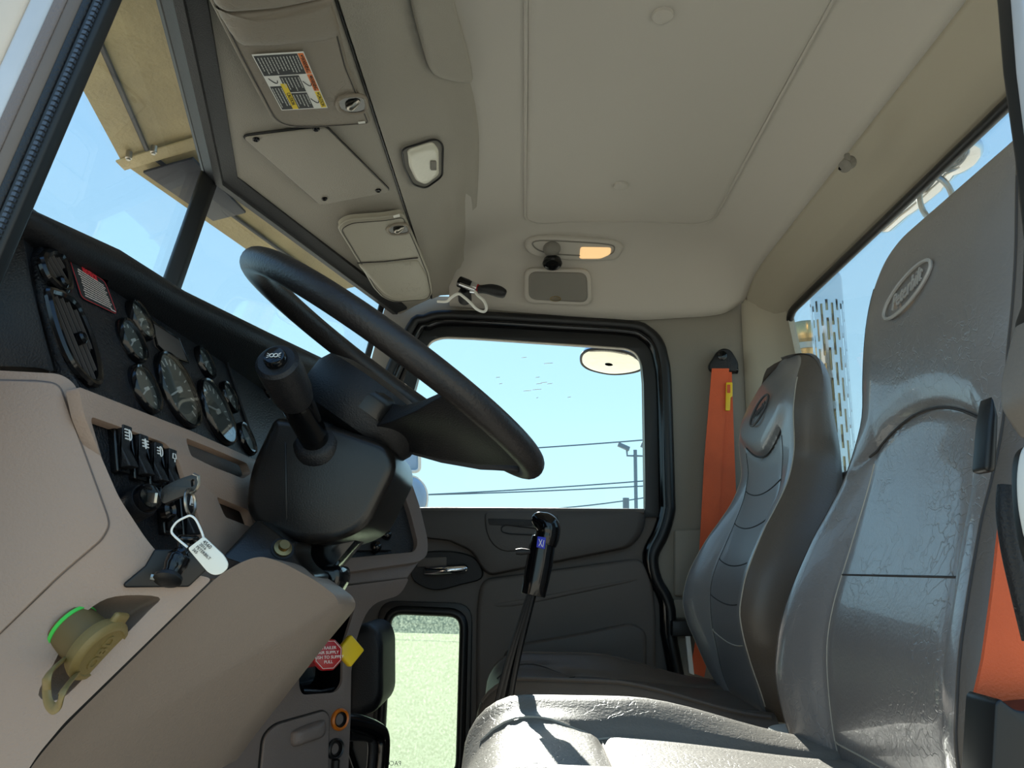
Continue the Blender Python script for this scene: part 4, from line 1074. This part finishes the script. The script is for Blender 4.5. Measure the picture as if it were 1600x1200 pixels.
sc = thing('steering_column', 'black steering column shroud with a round ended stalk', 'steering column', wv(0, 0, -.30))
prof = [(.064, -.145), (.0, -.113), (-.080, -.090), (-.104, -.109), (-.118, -.190), (-.096, -.226), (-.062, -.252), (-.010, -.266), (.020, -.258), (.048, -.215)]
sh = rnd([wv(-.09, v_, w_) for v_, w_ in prof], [.012, .02, .02, .02, .03, .03, .03, .03, .02, .03])
MB().slab(sh, eX * .175).build('shroud', M['column'], sc, bevel=.022, seg=5, bang=45)
sm = rnd([wv(-.0865, v_, w_) for v_, w_ in ((.048, -.135), (.052, -.18), (.02, -.262))], 0)
MB().tube([wv(-.072, .052, -.145), wv(-.0905, .028, -.165), wv(-.0905, -.03, -.235), wv(-.072, -.045, -.262)], .0012, 5).build('shroud_joint', M['rubber'], sc)
MB().rev(wv(.03, 0, -.085), -nN, [(.06, 0), (.058, .035)], 28).build('collar', M['rubber'], sc)
# stalk
sb = U(494, 690, .955); st = U(433, 566, .80); sd = (st - sb).normalized(); sl = (st - sb).length
MB().rev(sb, sd, [(.032, -.006), (.028, .004), (.022, .008)], 28).build('stalk_boot', M['black'], sc)
MB().rev(sb, sd, [(.0175, 0), (.018, sl * .1), (.0195, sl * .55), (.0195, sl * .56)], 28).build('stalk_arm', M['gloss'], sc)
MB().rev(sb + sd * sl * .57, sd, [(.0205, 0), (.0235, sl * .1), (.0245, sl * .36), (.0238, sl * .43), (.020, sl * .45), (.0115, sl * .452)], 30).build('stalk_grip', M['black'], sc)
be = st + sd * sl * .012
MB().rev(be, sd, [(.0125, 0), (.0125, .007), (.011, .010), (.009, .0095)], 24).build('stalk_button', M['gloss'], sc)
bx = (U(440, 566, .85) - U(425, 566, .85)); bx = (bx - sd * bx.dot(sd)).normalized(); by = sd.cross(bx)
if by.z < 0: by = -by
mb = MB(); bo = be + sd * .0105
for sg in (-1, 1):
    mb.tube([bo + bx * sg * (.0022 + .0022 * math.cos(a)) + by * .0022 * math.sin(a) for a in [k * PI / 6 for k in range(12)]], .0005, 5, True)
    for q in (-1, 0, 1): mb.tube([bo + bx * sg * .005 + by * q * .0016, bo + bx * sg * .0075 + by * q * .003], .0004, 4)
mb.build('symbol', M['needle'], sc)
# column foot
ft = [U(348, 868, .86), U(402, 812, .9), U(450, 846, .92), U(466, 846, .93), U(460, 866, .93), U(470, 884, .93), U(494, 900, .93), U(484, 930, .92), U(430, 905, .88)]
fl = plane3(U(348, 868, .87), U(402, 812, .91), U(484, 930, .90))
fo_ = pxp([(346, 870), (402, 810), (450, 846), (464, 846), (460, 866), (472, 886), (494, 898), (484, 918), (430, 900), (380, 882)], fl)
MB().slab(rnd(fo_, .008), V((.07, 0, 0))).build('column_bracket', M['column'], sc, bevel=.006)
mb = MB(); mb.slab(rnd(pxs([(470, 845), (560, 838), (525, 880), (500, 905), (478, 880)], 1.02), .01), V((.06, 0, 0))); mb.build('column_neck', M['gloss'], sc, bevel=.012)
mb = MB(); mb.slab(rnd(pxs([(490, 885), (532, 884), (534, 905), (520, 932), (486, 930)], 1.0), .01), V((.06, 0, 0))); mb.build('column_joint', M['gloss'], sc, bevel=.01)
bp = Up(441, 858, *fl)
MB().rev(bp, fl[1], [(.0135, -.002), (.0135, .001), (.0125, .001)], 20).build('bolt_recess', M['rubber'], sc)
part_label(MB().rev(bp, fl[1], [(.0105, 0), (.0105, .004), (.006, .005), (.006, .011), (.003, .011)], 18).build('bolt', M['brass'], sc), 'yellowish zinc bolt')

# ================================================================== CENTRE CONSOLE
cc = thing('centre_console', 'dark taupe lower console with an ashtray and sockets', 'console', U(480, 1190, 1.25))
PC = plane3(U(350, 1100, 1.18), U(550, 1100, 1.36), U(450, 950, 1.26)); NC = PC[1]
co = rnd(pxp([(470, 925), (640, 903), (626, 930), (577, 944), (556, 1000), (549, 1050), (548, 1120), (543, 1240), (300, 1240), (320, 1060), (420, 960)], PC), [0, .01, .02, .04, .03, 0, 0, 0, 0, 0, 0])
ph = rnd(pxp([(490, 955), (548, 946), (554, 952), (536, 1010), (535, 1068), (525, 1082), (472, 1086), (467, 1070), (470, 1010)], PC), .012)
mb = MB(); mb.plate(co, [ph], -NC * .06); mb.build('console_body', M['taupe'], cc, bevel=.006, bang=50)
hc = sum(ph, V()) / len(ph)
mb = MB(); mb.loft([[lerp(p, hc, t) - NC * d for p in ph] for t, d in ((-.02, .003), (.04, .012), (.1, .07), (.999, .075))], False); mb.build('pocket', M['gloss'], cc)
MB().tube(pxp([(473, 1080), (500, 1081), (524, 1076)], (PC[0] - NC * .012, NC)), .004, 8).build('pocket_lip', M['gloss'], cc)
ad = rnd(pxp([(405, 1200), (410, 1150), (428, 1132), (505, 1110), (513, 1118), (510, 1240), (404, 1240)], (PC[0] + NC * .001, NC)), [.0, .03, .03, .012, .01, 0, 0])
dr = MB().pillow(ad, NC * .005, -NC * .003, .04).build('ashtray_door', M['taupe'], cc)
MB().tube(ad, .0022, 5, True).build('door_gap', M['rubber'], cc)
MB().pillow(cr(pxp([(460, 1140), (500, 1125), (507, 1132), (503, 1150), (478, 1160), (457, 1166), (454, 1152)], (PC[0] + NC * .006, NC)), 4, True), NC * .014, -NC * .004, .6).build('pull_handle', M['taupe'], dr)
def socket(px, py, r, mring, nm, lab):
    c = Up(px, py, PC[0], NC)
    g = MB().rev(c, NC, [(r, -.004), (r, .004), (r * .85, .007), (r * .7, .005)], 26, False).build(nm, mring, cc); g['label'] = lab
    MB().rev(c, NC, [(r * .72, -.002), (r * .72, .004), (r * .6, .0045), (r * .5, -.0), (.001, -.001)], 24).build('socket_hole', M['gloss'], g)
    return c
socket(530, 1124, .017, M['amberring'], 'power_socket', 'socket with an amber ring')
c_ = socket(523, 1170, .016, M['rubber'], 'power_socket', 'black socket with a hanging cap')
MB().tube([c_ + NC * .004 - V((0, 0, .016)), c_ + NC * .005 - V((0, 0, .05))], .007, 8).build('socket_cap', M['rubber'], cc)
# brake valve knobs
def octa(px, py, X, ax, r, n, m, stem_to, nm, label, txt=None, a0=0, rs=.012):
    c = U(px, py, X); ax = V(ax).normalized()
    t = thing(nm, label, 'knob', c - V((0, 0, r)), 'brake valve knobs')
    up = V((0, 0, 1)); up = (up - ax * up.dot(ax)).normalized(); xr = up.cross(ax)
    o = [c + xr * r * math.cos(a0 + 2 * PI * k / n) + up * r * math.sin(a0 + 2 * PI * k / n) for k in range(n)]
    MB().slab([p - ax * .006 for p in o], ax * .012).build('knob_head', m, t, bevel=.003)
    MB().tube([stem_to, c - ax * .005], [rs, rs], 16).build('stem', m, t)
    if txt:
        mb = MB()
        for k, l in enumerate(txt): mb.text(l, c + ax * .0063 - up * (-.009 + .0062 * k), xr, up, .0058, .0002)
        mb.tube([c + ax * .0063 + (p - c) * .86 for p in o], .0004, 4, True)
        mb.build('lettering', M['white'], t)
    return t
kax = (NC + V((-.5, 0, 0)) * .4).normalized()
octa(511, 1023, 1.13, (-.8, -.55, .1), .0225, 8, M['red'], U(478, 1030, 1.24), 'brake_knob', 'red octagonal brake knob pulled out of the console pocket', ['TRAILER', 'AIR SUPPLY', 'PUSH TO SUPPLY', 'PULL'], PI / 8, .013)
octa(546, 1017, 1.18, (-.7, -.65, .1), .023, 4, M['yellow'], U(505, 1028, 1.30), 'brake_knob', 'yellow diamond shaped brake knob beside the red one', None, 0, .011)
# dark kick panel and handle beyond the console
mb = MB(); mb.pillow(rnd(pxs([(548, 980), (575, 972), (592, 980), (600, 1000), (600, 1090), (590, 1110), (560, 1122), (546, 1120)], 1.75), .03), V((-.03, 0, 0)), V((.15, 0, 0)), .3)
tag(mb.build('heater_box', M['black']), 'black rounded box between the console and the lower door window', 'heater')
t = thing('grab_handle', 'black angled grab bar beside the console sockets', 'handle', U(590, 1200, 1.6))
MB().tube(cr([U(530, 1126, 1.45), U(560, 1130, 1.5), U(585, 1140, 1.55), U(596, 1152, 1.57), U(595, 1190, 1.57), U(590, 1230, 1.57)], 5), .016, 12).build('bar', M['gloss'], t)
MB().tube(cr([U(545, 1150, 1.5), U(575, 1152, 1.55), U(582, 1165, 1.56), U(580, 1200, 1.56)], 5), .009, 10).build('inner_edge', M['black'], t)

# ================================================================== GEAR LEVER
gl = thing('gear_lever', 'tall black gear lever with a bent grip standing before the seats', 'gear lever', U(775, 1250, 1.42))
XG_ = 1.40
MB().tube(cr([U(768, 1260, XG_), U(790, 1120, XG_), U(806, 1030, XG_), U(832, 925, XG_)], 5), .0085, 12).build('lever_shaft', M['gloss'], gl)
for k, o in enumerate((-9, -4, 5)):
    MB().tube(cr([U(770 + o * 3, 1260, XG_ + .01), U(786 + o * 1.6, 1120, XG_ - .012), U(803 + o, 1030, XG_ - .014), U(830 + o * .4, 930, XG_ - .01)], 5), .0045, 8).build('air_hose', M['rubber'], gl)
grip = []
for (x, y, hw) in ((833, 930, 19), (838, 905, 20), (843, 880, 20.5), (847, 855, 20), (850, 840, 18)):
    a_, b_ = U(x - hw, y - 4, XG_), U(x + hw, y + 4, XG_)
    c_ = (a_ + b_) / 2; hx = (b_ - a_) / 2
    grip.append([c_ + hx * math.cos(a) + V((1, 0, 0)) * .018 * math.sin(a) for a in [k * PI / 10 for k in range(20)]])
MB().loft(grip).build('grip', M['gloss'], gl, bevel=.001)
kn = cr([U(850, 846, XG_), U(852, 830, XG_), U(850, 818, XG_), U(843, 812, XG_), U(836, 811, XG_)], 5)
knr = [.021, .0215, .022, .0225, .0225, .0225, .023, .023, .023, .0225, .022, .021, .02, .019, .0175, .016, .015, .0135, .011, .008, .003]
kn = cr([U(851, 850, XG_), U(856, 832, XG_), U(853, 820, XG_), U(843, 813, XG_), U(831, 809, XG_)], 5)
MB().tube(kn, knr, 18, up=V((1, 0, 0))).build('knob', M['gloss'], gl)
bd = MB().slab(pxs([(840, 838), (853, 840), (851, 858), (838, 855)], XG_ - .0195), V((-.003, 0, 0))).build('badge', M['blue'], gl, bevel=.0006)
bd['label'] = 'small blue range badge'
MB().tube(pxs([(842, 842), (847, 854)], XG_ - .023), .0006, 5).tube(pxs([(847, 843), (842, 853)], XG_ - .023), .0006, 5).tube(pxs([(850, 844), (848, 855)], XG_ - .023), .0006, 5).build('symbol', M['needle'], bd)
MB().tube([U(828, 862, XG_ - .008), U(815, 862, XG_ - .012), U(806, 862, XG_ - .012)], [.004, .0065, .005], 12).build('range_button', M['black'], gl)
MB().rev(W(1.42, -.06, -.75), V((0, 0, 1)), [(.09, 0), (.075, .06), (.05, .12), (.02, .2)], 24).build('boot', M['rubber'], gl)

# ================================================================== SEATS
WT = [(-.42, .20), (-.36, .245), (-.28, .265), (-.22, .285), (-.13, .292), (-.05, .286), (.03, .268), (.09, .250), (.15, .232), (.20, .222), (.25, .214), (.31, .222), (.38, .226), (.44, .221), (.49, .208), (.53, .185), (.555, .15), (.57, .10), (.578, .05)]
ST = [(-.42, .48), (-.36, .468), (-.27, .458), (-.21, .453), (-.113, .454), (-.05, .466), (.046, .497), (.11, .517), (.175, .535), (.24, .545), (.31, .553), (.42, .570), (.48, .584), (.53, .606), (.56, .635), (.578, .675)]
BT = [(-.42, .01), (-.33, .025), (-.27, .036), (-.21, .046), (-.157, .051), (-.107, .047), (-.05, .044), (.05, .036), (.10, .026), (.15, .016), (.20, .008), (.24, .003), (.30, .0), (.58, .0)]
TT = [(-.42, .12), (-.1, .13), (.1, .115), (.3, .10), (.46, .08), (.53, .05), (.56, .03), (.578, .01)]
UI = .60
def bol(u):
    a = abs(u)
    if a < UI: return -.12 * math.exp(-((a - UI) / .05) ** 2) + .10 * (a / UI) ** 3
    t = (a - UI) / (1 - UI)
    return -.12 * math.exp(-((a - UI) / .04) ** 2) + .10 + .9 * math.sin(min(1, t * 1.35) * PI / 2)
def st_(hh, dh):
    v = sinterp(ST, hh)
    if dh < .01: return v
    if hh > .5: v = min(v, .592 + (hh - .5) * .35)
    return v - .018 * sstep(.24, .4, hh)
PS = .757
def hscale(dh): return PS if dh > .01 else 1.0
def seam_of(u, dh):
    return .285 + .055 * (u / .6) ** 2 if dh > .01 else .165 + .055 * (1 - (u / .75) ** 2)
def back_pt(cx, u, h, dh=0, off=0):
    hh = (h - dh) / hscale(dh)
    w = sinterp(WT, hh); s_ = st_(hh, dh) - sinterp(BT, hh) * bol(u)
    # groove lines across the insert / head seam
    a = abs(u)
    if a > .84: s_ += min(.05, sinterp(TT, hh) * .6) * (1 - math.sqrt(max(0, 1 - ((a - .84) / .16) ** 2)))
    seam = seam_of(u, dh)
    if a < (.6 if dh > .01 else .8): s_ += .006 * math.exp(-((hh - seam) / .008) ** 2)
    # head panel sits forward a little
    s_ -= .012 * sstep(seam - .02, seam + .05, hh) * (1 - sstep(.6, 1, a)) * (1 - sstep(.4, .5, hh))
    return W(cx + w * u, s_ - off, h)
us = [-1, -.985, -.96, -.93, -.89, -.84, -.79, -.74, -.70, -.67, -.645, -.62, -.60, -.58, -.555, -.53, -.48, -.4, -.3, -.2, -.1, 0]
us = us + [-x for x in reversed(us[:-1])]
hs_ = [-.42 + .998 * k / 200 for k in range(201)]
def seat(nm, label, cx, dh, passenger):
    t = thing(nm, label, 'seat', W(cx, .2, -.78), 'truck cab seats')
    rows = []
    for hh in hs_:
        h = hh * hscale(dh) + dh
        front = [back_pt(cx, u, h, dh) for u in us]
        w = sinterp(WT, hh); T = sinterp(TT, hh); sb = st_(hh, dh) + T
        back = [W(cx + w * u, sb - .03 * max(0, (abs(u) - .8) / .2) ** 2, h) for u in (1, .97, .9, .75, .5, .25, 0, -.25, -.5, -.75, -.9, -.97, -1)]
        rows.append(front + back)
    # round the crown
    top = rows[-1]; cen = sum(top, V()) / len(top)
    rows.append([lerp(p, cen, .5) + V((0, 0, .006)) for p in top]); rows.append([lerp(p, cen, .95) + V((0, 0, .008)) for p in top])
    i0 = min(i for i, u in enumerate(us) if u >= -.905); i1 = max(i for i, u in enumerate(us) if u <= .905)
    bk = MB().grid([r[i0:i1 + 1] for r in rows]).build('backrest', M['leather'] if not passenger else M['leatherb'], t, sharp=70)
    sd_ = MB().grid([r[i1:] + r[:i0 + 1] for r in rows]); sd_.f.append(tuple(range(len(sd_.v) - (len(rows[0]) - i1 + i0 + 1), len(sd_.v))))
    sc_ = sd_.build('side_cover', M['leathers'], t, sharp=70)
    if passenger: sc_['label'] = 'browner smooth side of the backrest'
    def line(f, r, m, name, n=40, off=.0):
        MB().tube([back_pt(cx, *f(k / n), dh, off) for k in range(n + 1)], r, 6).build(name, m, t)
    HS = hscale(dh); um = .58 if passenger else .66; stop = .32 if passenger else .165
    seam_h = lambda u: seam_of(u, dh) * HS + dh
    for sg in (-1, 1):
        line(lambda k, sg=sg: (sg * UI, lerp(-.40, stop, k) * HS + dh), .0022, M['thread'] if not passenger else M['darkthread'], 'side_seam', 40, -.001)
        line(lambda k, sg=sg: (sg * .90, lerp(-.38, .47, k) * HS + dh), .0012, M['thread'] if passenger else M['darkthread'], 'edge_stitching', 50, .0005)
    line(lambda k: (lerp(-um, um, k), seam_h(lerp(-um, um, k))), .0018, M['darkthread'], 'head_seam', 80, .0032)
    for hq in ((.0, -.235) if not passenger else (.17, .07, -.04, -.15, -.26)):
        line(lambda k, hq=hq: (lerp(-.59, .59, k), hq * HS + dh + (.02 * (lerp(-1, 1, k) ** 2) if passenger else 0)), .0014, M['darkthread'] if hq > -.2 else M['thread'], 'cross_stitching', 24, .0004)
    # emblem
    ecol = 0
    eh = .406 if not passenger else .366
    ec = back_pt(cx, .13 if not passenger else -.03, eh, dh, .0035)
    tx = (back_pt(cx, -.3, eh, dh) - back_pt(cx, .3, eh, dh)).normalized(); ty = (back_pt(cx, 0, eh + .03, dh) - back_pt(cx, 0, eh - .03, dh)).normalized()
    ta, tb = math.cos(.22), math.sin(.22); tx, ty = tx * ta + ty * tb, ty * ta - tx * tb
    ew, eh_ = (.068, .027) if not passenger else (.052, .036)
    me_ = M['emblem'] if not passenger else M['emblemd']
    em = MB().tube([ec + tx * ew * math.cos(a) + ty * eh_ * math.sin(a) for a in [k * PI / 24 for k in range(48)]], .0028, 6, True).text('Peterbilt', ec + ty * .001, tx, ty, .025 if not passenger else .0195, .001, .3, sy=1.5).build('emblem', me_, t)
    em['label'] = 'oval emblem pressed into the headrest'
    # cushion
    def cpt(u, v):
        """u across, v front to rear"""
        s_ = lerp(-.085, .47, v); w = .275 * (1 - .10 * (1 - v) ** 3)
        a = abs(u)
        b = .046 * (sstep(.40, .88, a)) * (1 - .75 * sstep(.45, 1, v))
        h = -.232 + b - .02 * sstep(.4, 1, v)
        h += .018 * math.exp(-((v - .18) / .14) ** 2) * (1 - sstep(.5, .7, a))
        h -= .010 * math.exp(-((a - .52) / .03) ** 2) * sstep(.2, .35, v)
        h -= .010 * math.exp(-((v - .36) / .015) ** 2) * (1 - sstep(.5, .56, a))
        if v < .16: h -= .085 * (1 - math.sqrt(max(0, 1 - ((.16 - v) / .16) ** 2)))
        if a > .80: h -= .10 * (1 - math.sqrt(max(0, 1 - ((a - .80) / .2) ** 2)))
        return W(cx + w * u, s_, h - (.012 if passenger else 0))
    vs_ = [0, .004, .012, .03, .055, .085, .12, .16, .2, .24, .28, .31, .33, .345, .355, .365, .38, .40, .45, .5, .56, .62, .68, .74, .8, .86, .92, 1]
    uc = [-1, -.992, -.97, -.94, -.90, -.85, -.80, -.75, -.7, -.65, -.60, -.56, -.53, -.50, -.46, -.4, -.3, -.2, -.1, 0]
    uc = uc + [-x for x in reversed(uc[:-1])]
    g = [[cpt(u, v) for u in uc] for v in vs_]
    lowz = -.44
    n_, m_ = len(vs_), len(uc)
    mb = MB(); mb.grid(g)
    per = [g[0][j] for j in range(m_)] + [g[i][-1] for i in range(1, n_)] + [g[-1][j] for j in range(m_ - 2, -1, -1)] + [g[i][0] for i in range(n_ - 2, 0, -1)]
    cc_ = W(cx, .2, -.4)
    r2 = [V((p.x, p.y, lerp(p.z, lowz, .5))) for p in per]; r3 = [V((lerp(p.x, cc_.x, .05), lerp(p.y, cc_.y, .05), lowz)) for p in per]
    mb.grid([per, r2, r3], cu=True); mb.f.append(tuple(len(mb.v) - len(per) + i for i in range(len(per))))
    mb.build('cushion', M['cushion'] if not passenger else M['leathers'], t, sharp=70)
    for sg in (-1, 1):
        MB().tube([cpt(sg * .52, lerp(.05, .95, k / 30)) + V((0, 0, .001)) for k in range(31)], .0016, 6).build('cushion_seam', M['thread'] if not passenger else M['darkthread'], t)
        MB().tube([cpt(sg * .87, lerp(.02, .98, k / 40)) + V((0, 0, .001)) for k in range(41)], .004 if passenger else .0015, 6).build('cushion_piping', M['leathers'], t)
    MB().tube([cpt(lerp(-.52, .52, k / 24), .36) + V((0, 0, .001)) for k in range(25)], .0016, 6).build('front_seam', M['thread'], t)
    # pedestal
    mb = MB(); mb.box(W(cx, .2, -.60), V((.2, 0, 0)), W(0, .22, 0), V((0, 0, .17))); mb.build('pedestal', M['black'], t, bevel=.02)
    if not passenger:
        bz_ = []
        for k in range(13):
            y = -.22 - .014 * k; bz_.append((.062 + (.006 if k % 2 else 0) + .002 * k, -k * .016))
        part_label(MB().rev(W(1.36, .47, -.25), V((0, 0, 1)), [(.03, .004), (.05, .001)] + bz_, 30).build('lever_bellows', M['lab_grey'], t), 'pale grey pleated bellows')
    return t
seat('driver_seat', 'large high-backed grey leather seat nearest the open doorway', 1.04, .0, False)
ps = seat('passenger_seat', 'smaller grey seat beside the passenger door and orange belt', 1.76, .044, True)
# dark board behind the passenger seat
mb = MB(); mb.slab(pxs([(1268, 560), (1282, 566), (1301, 715), (1290, 800), (1270, 800)], 1.62), V((.12, 0, 0))); mb.build('seat_shell', M['black'], ps, bevel=.006)

# seat belts ---------------------------------------------------------------------
t = thing('seat_belt', 'bright orange seat belt hanging beside the passenger seat', 'seat belt', U(1110, 850, 2.15), 'orange seat belts')
XB = XD - .03
MB().tube([U(1112, 578, XB), U(1152, 578, XB)], .012, 12).build('belt_roller', M['gloss'], t)
mb = MB(); mb.slab(rnd(pxs([(1130, 546), (1140, 550), (1152, 570), (1150, 584), (1107, 582), (1105, 572), (1119, 550)], XB + .01), .012), V((-.022, 0, 0))); mb.build('anchor_cover', M['black'], t, bevel=.006)
MB().rev(U(1128, 556, XB - .012), V((-1, 0, 0)), [(.014, 0), (.014, .005), (.009, .007)], 18).build('anchor_bolt', M['gloss'], t)
mb = MB(); mb.slab(pxs([(1112, 576), (1139, 576), (1130, 690), (1124, 800), (1115, 870), (1106, 970), (1083, 970), (1092, 870), (1100, 720)], XB - .016), V((-.003, 0, 0))); mb.build('webbing', M['orange'], t)
mb = MB(); mb.slab(pxs([(1128, 580), (1143, 582), (1147, 700), (1150, 780), (1100, 1058), (1078, 1050), (1124, 780), (1124, 640)], XB - .008), V((-.003, 0, 0))); mb.build('webbing', M['orange'], t)
mb = MB(); mb.slab(rnd(pxs([(1134, 598), (1144, 598), (1144, 620), (1141, 621), (1140, 642), (1133, 642)], XB - .020), .003), V((-.005, 0, 0))); o = mb.build('comfort_clip', M['yellow'], t, bevel=.001); o['label'] = 'yellow clip on the belt edge'
mb = MB(); mb.slab(rnd(pxs([(1136, 601), (1141, 601), (1141, 614), (1136, 614)], XB - .0255), .002), V((-.001, 0, 0))); mb.build('clip_slot', M['orange'], o)
mb = MB(); mb.slab(pxs([(1071, 990), (1078, 990), (1085, 1055), (1077, 1052)], XB - .02), V((.01, 0, 0))); mb.build('buckle_edge', M['white'], t, bevel=.001)
t = thing('seat_belt', 'orange seat belt running down to the black sleeve at the doorway', 'seat belt', U(1560, 1100, .62), 'orange seat belts')
mb = MB(); mb.slab(cr(pxs([(1572, 770), (1590, 840), (1600, 900), (1602, 1000), (1600, 1110), (1526, 1110), (1537, 1030), (1552, 920), (1562, 830)], .645), 3, True), V((.004, 0, 0))); mb.build('webbing', M['orange'], t)
mb = MB(); mb.slab(rnd(pxs([(1508, 1085), (1514, 1078), (1540, 1098), (1590, 1092), (1680, 1090), (1680, 1240), (1498, 1240), (1504, 1150)], .64), .006), V((-.04, 0, 0))); mb.build('retractor_sleeve', M['rubber'], t, bevel=.006)
MB().tube(cr([U(1576, 760, .60), U(1574, 800, .60), U(1582, 860, .60), U(1598, 930, .60), U(1615, 1000, .60)], 5), .008, 10).build('guide_cord', M['black'], t)

# ================================================================== LIGHT, SKY, CAMERA
wd = bpy.data.worlds.new('sky'); S.world = wd; wd.use_nodes = True
nt = wd.node_tree; bg = nt.nodes['Background']
tc = nt.nodes.new('ShaderNodeTexCoord'); sx = nt.nodes.new('ShaderNodeSeparateXYZ'); nt.links.new(tc.outputs['Generated'], sx.inputs[0])
rp = nt.nodes.new('ShaderNodeValToRGB'); e = rp.color_ramp.elements
e[0].position = 0; e[0].color = (.62, .90, 1.0, 1)
e[1].position = 1; e[1].color = (.16, .40, .86, 1)
for pos, c in ((.08, (.60, .90, 1.0, 1)), (.22, (.50, .80, .99, 1)), (.45, (.40, .69, .98, 1))):
    x = rp.color_ramp.elements.new(pos); x.color = c
nt.links.new(sx.outputs['Z'], rp.inputs['Fac']); nt.links.new(rp.outputs['Color'], bg.inputs['Color']); bg.inputs['Strength'].default_value = .7
sun = bpy.data.lights.new('sun', 'SUN'); sun.energy = 8.0; sun.angle = math.radians(.6); sun.color = (1, .93, .82)
so = bpy.data.objects.new('sun', sun); COL.objects.link(so)
to_sun = W(1, -.08, .52)
so.rotation_euler = to_sun.to_track_quat('Z', 'Y').to_euler(); so.location = (0, 0, 10)

cam = bpy.data.cameras.new('camera'); co_ = bpy.data.objects.new('camera', cam); COL.objects.link(co_)
cam.sensor_width = 36; cam.lens = 27; cam.clip_start = .02; cam.clip_end = 500
co_.matrix_world = RT.to_4x4()
S.camera = co_
S.view_settings.view_transform = 'Standard'; S.view_settings.look = 'None'; S.view_settings.gamma = 1; S.view_settings.exposure = 0.85
S.view_settings.use_curve_mapping = False
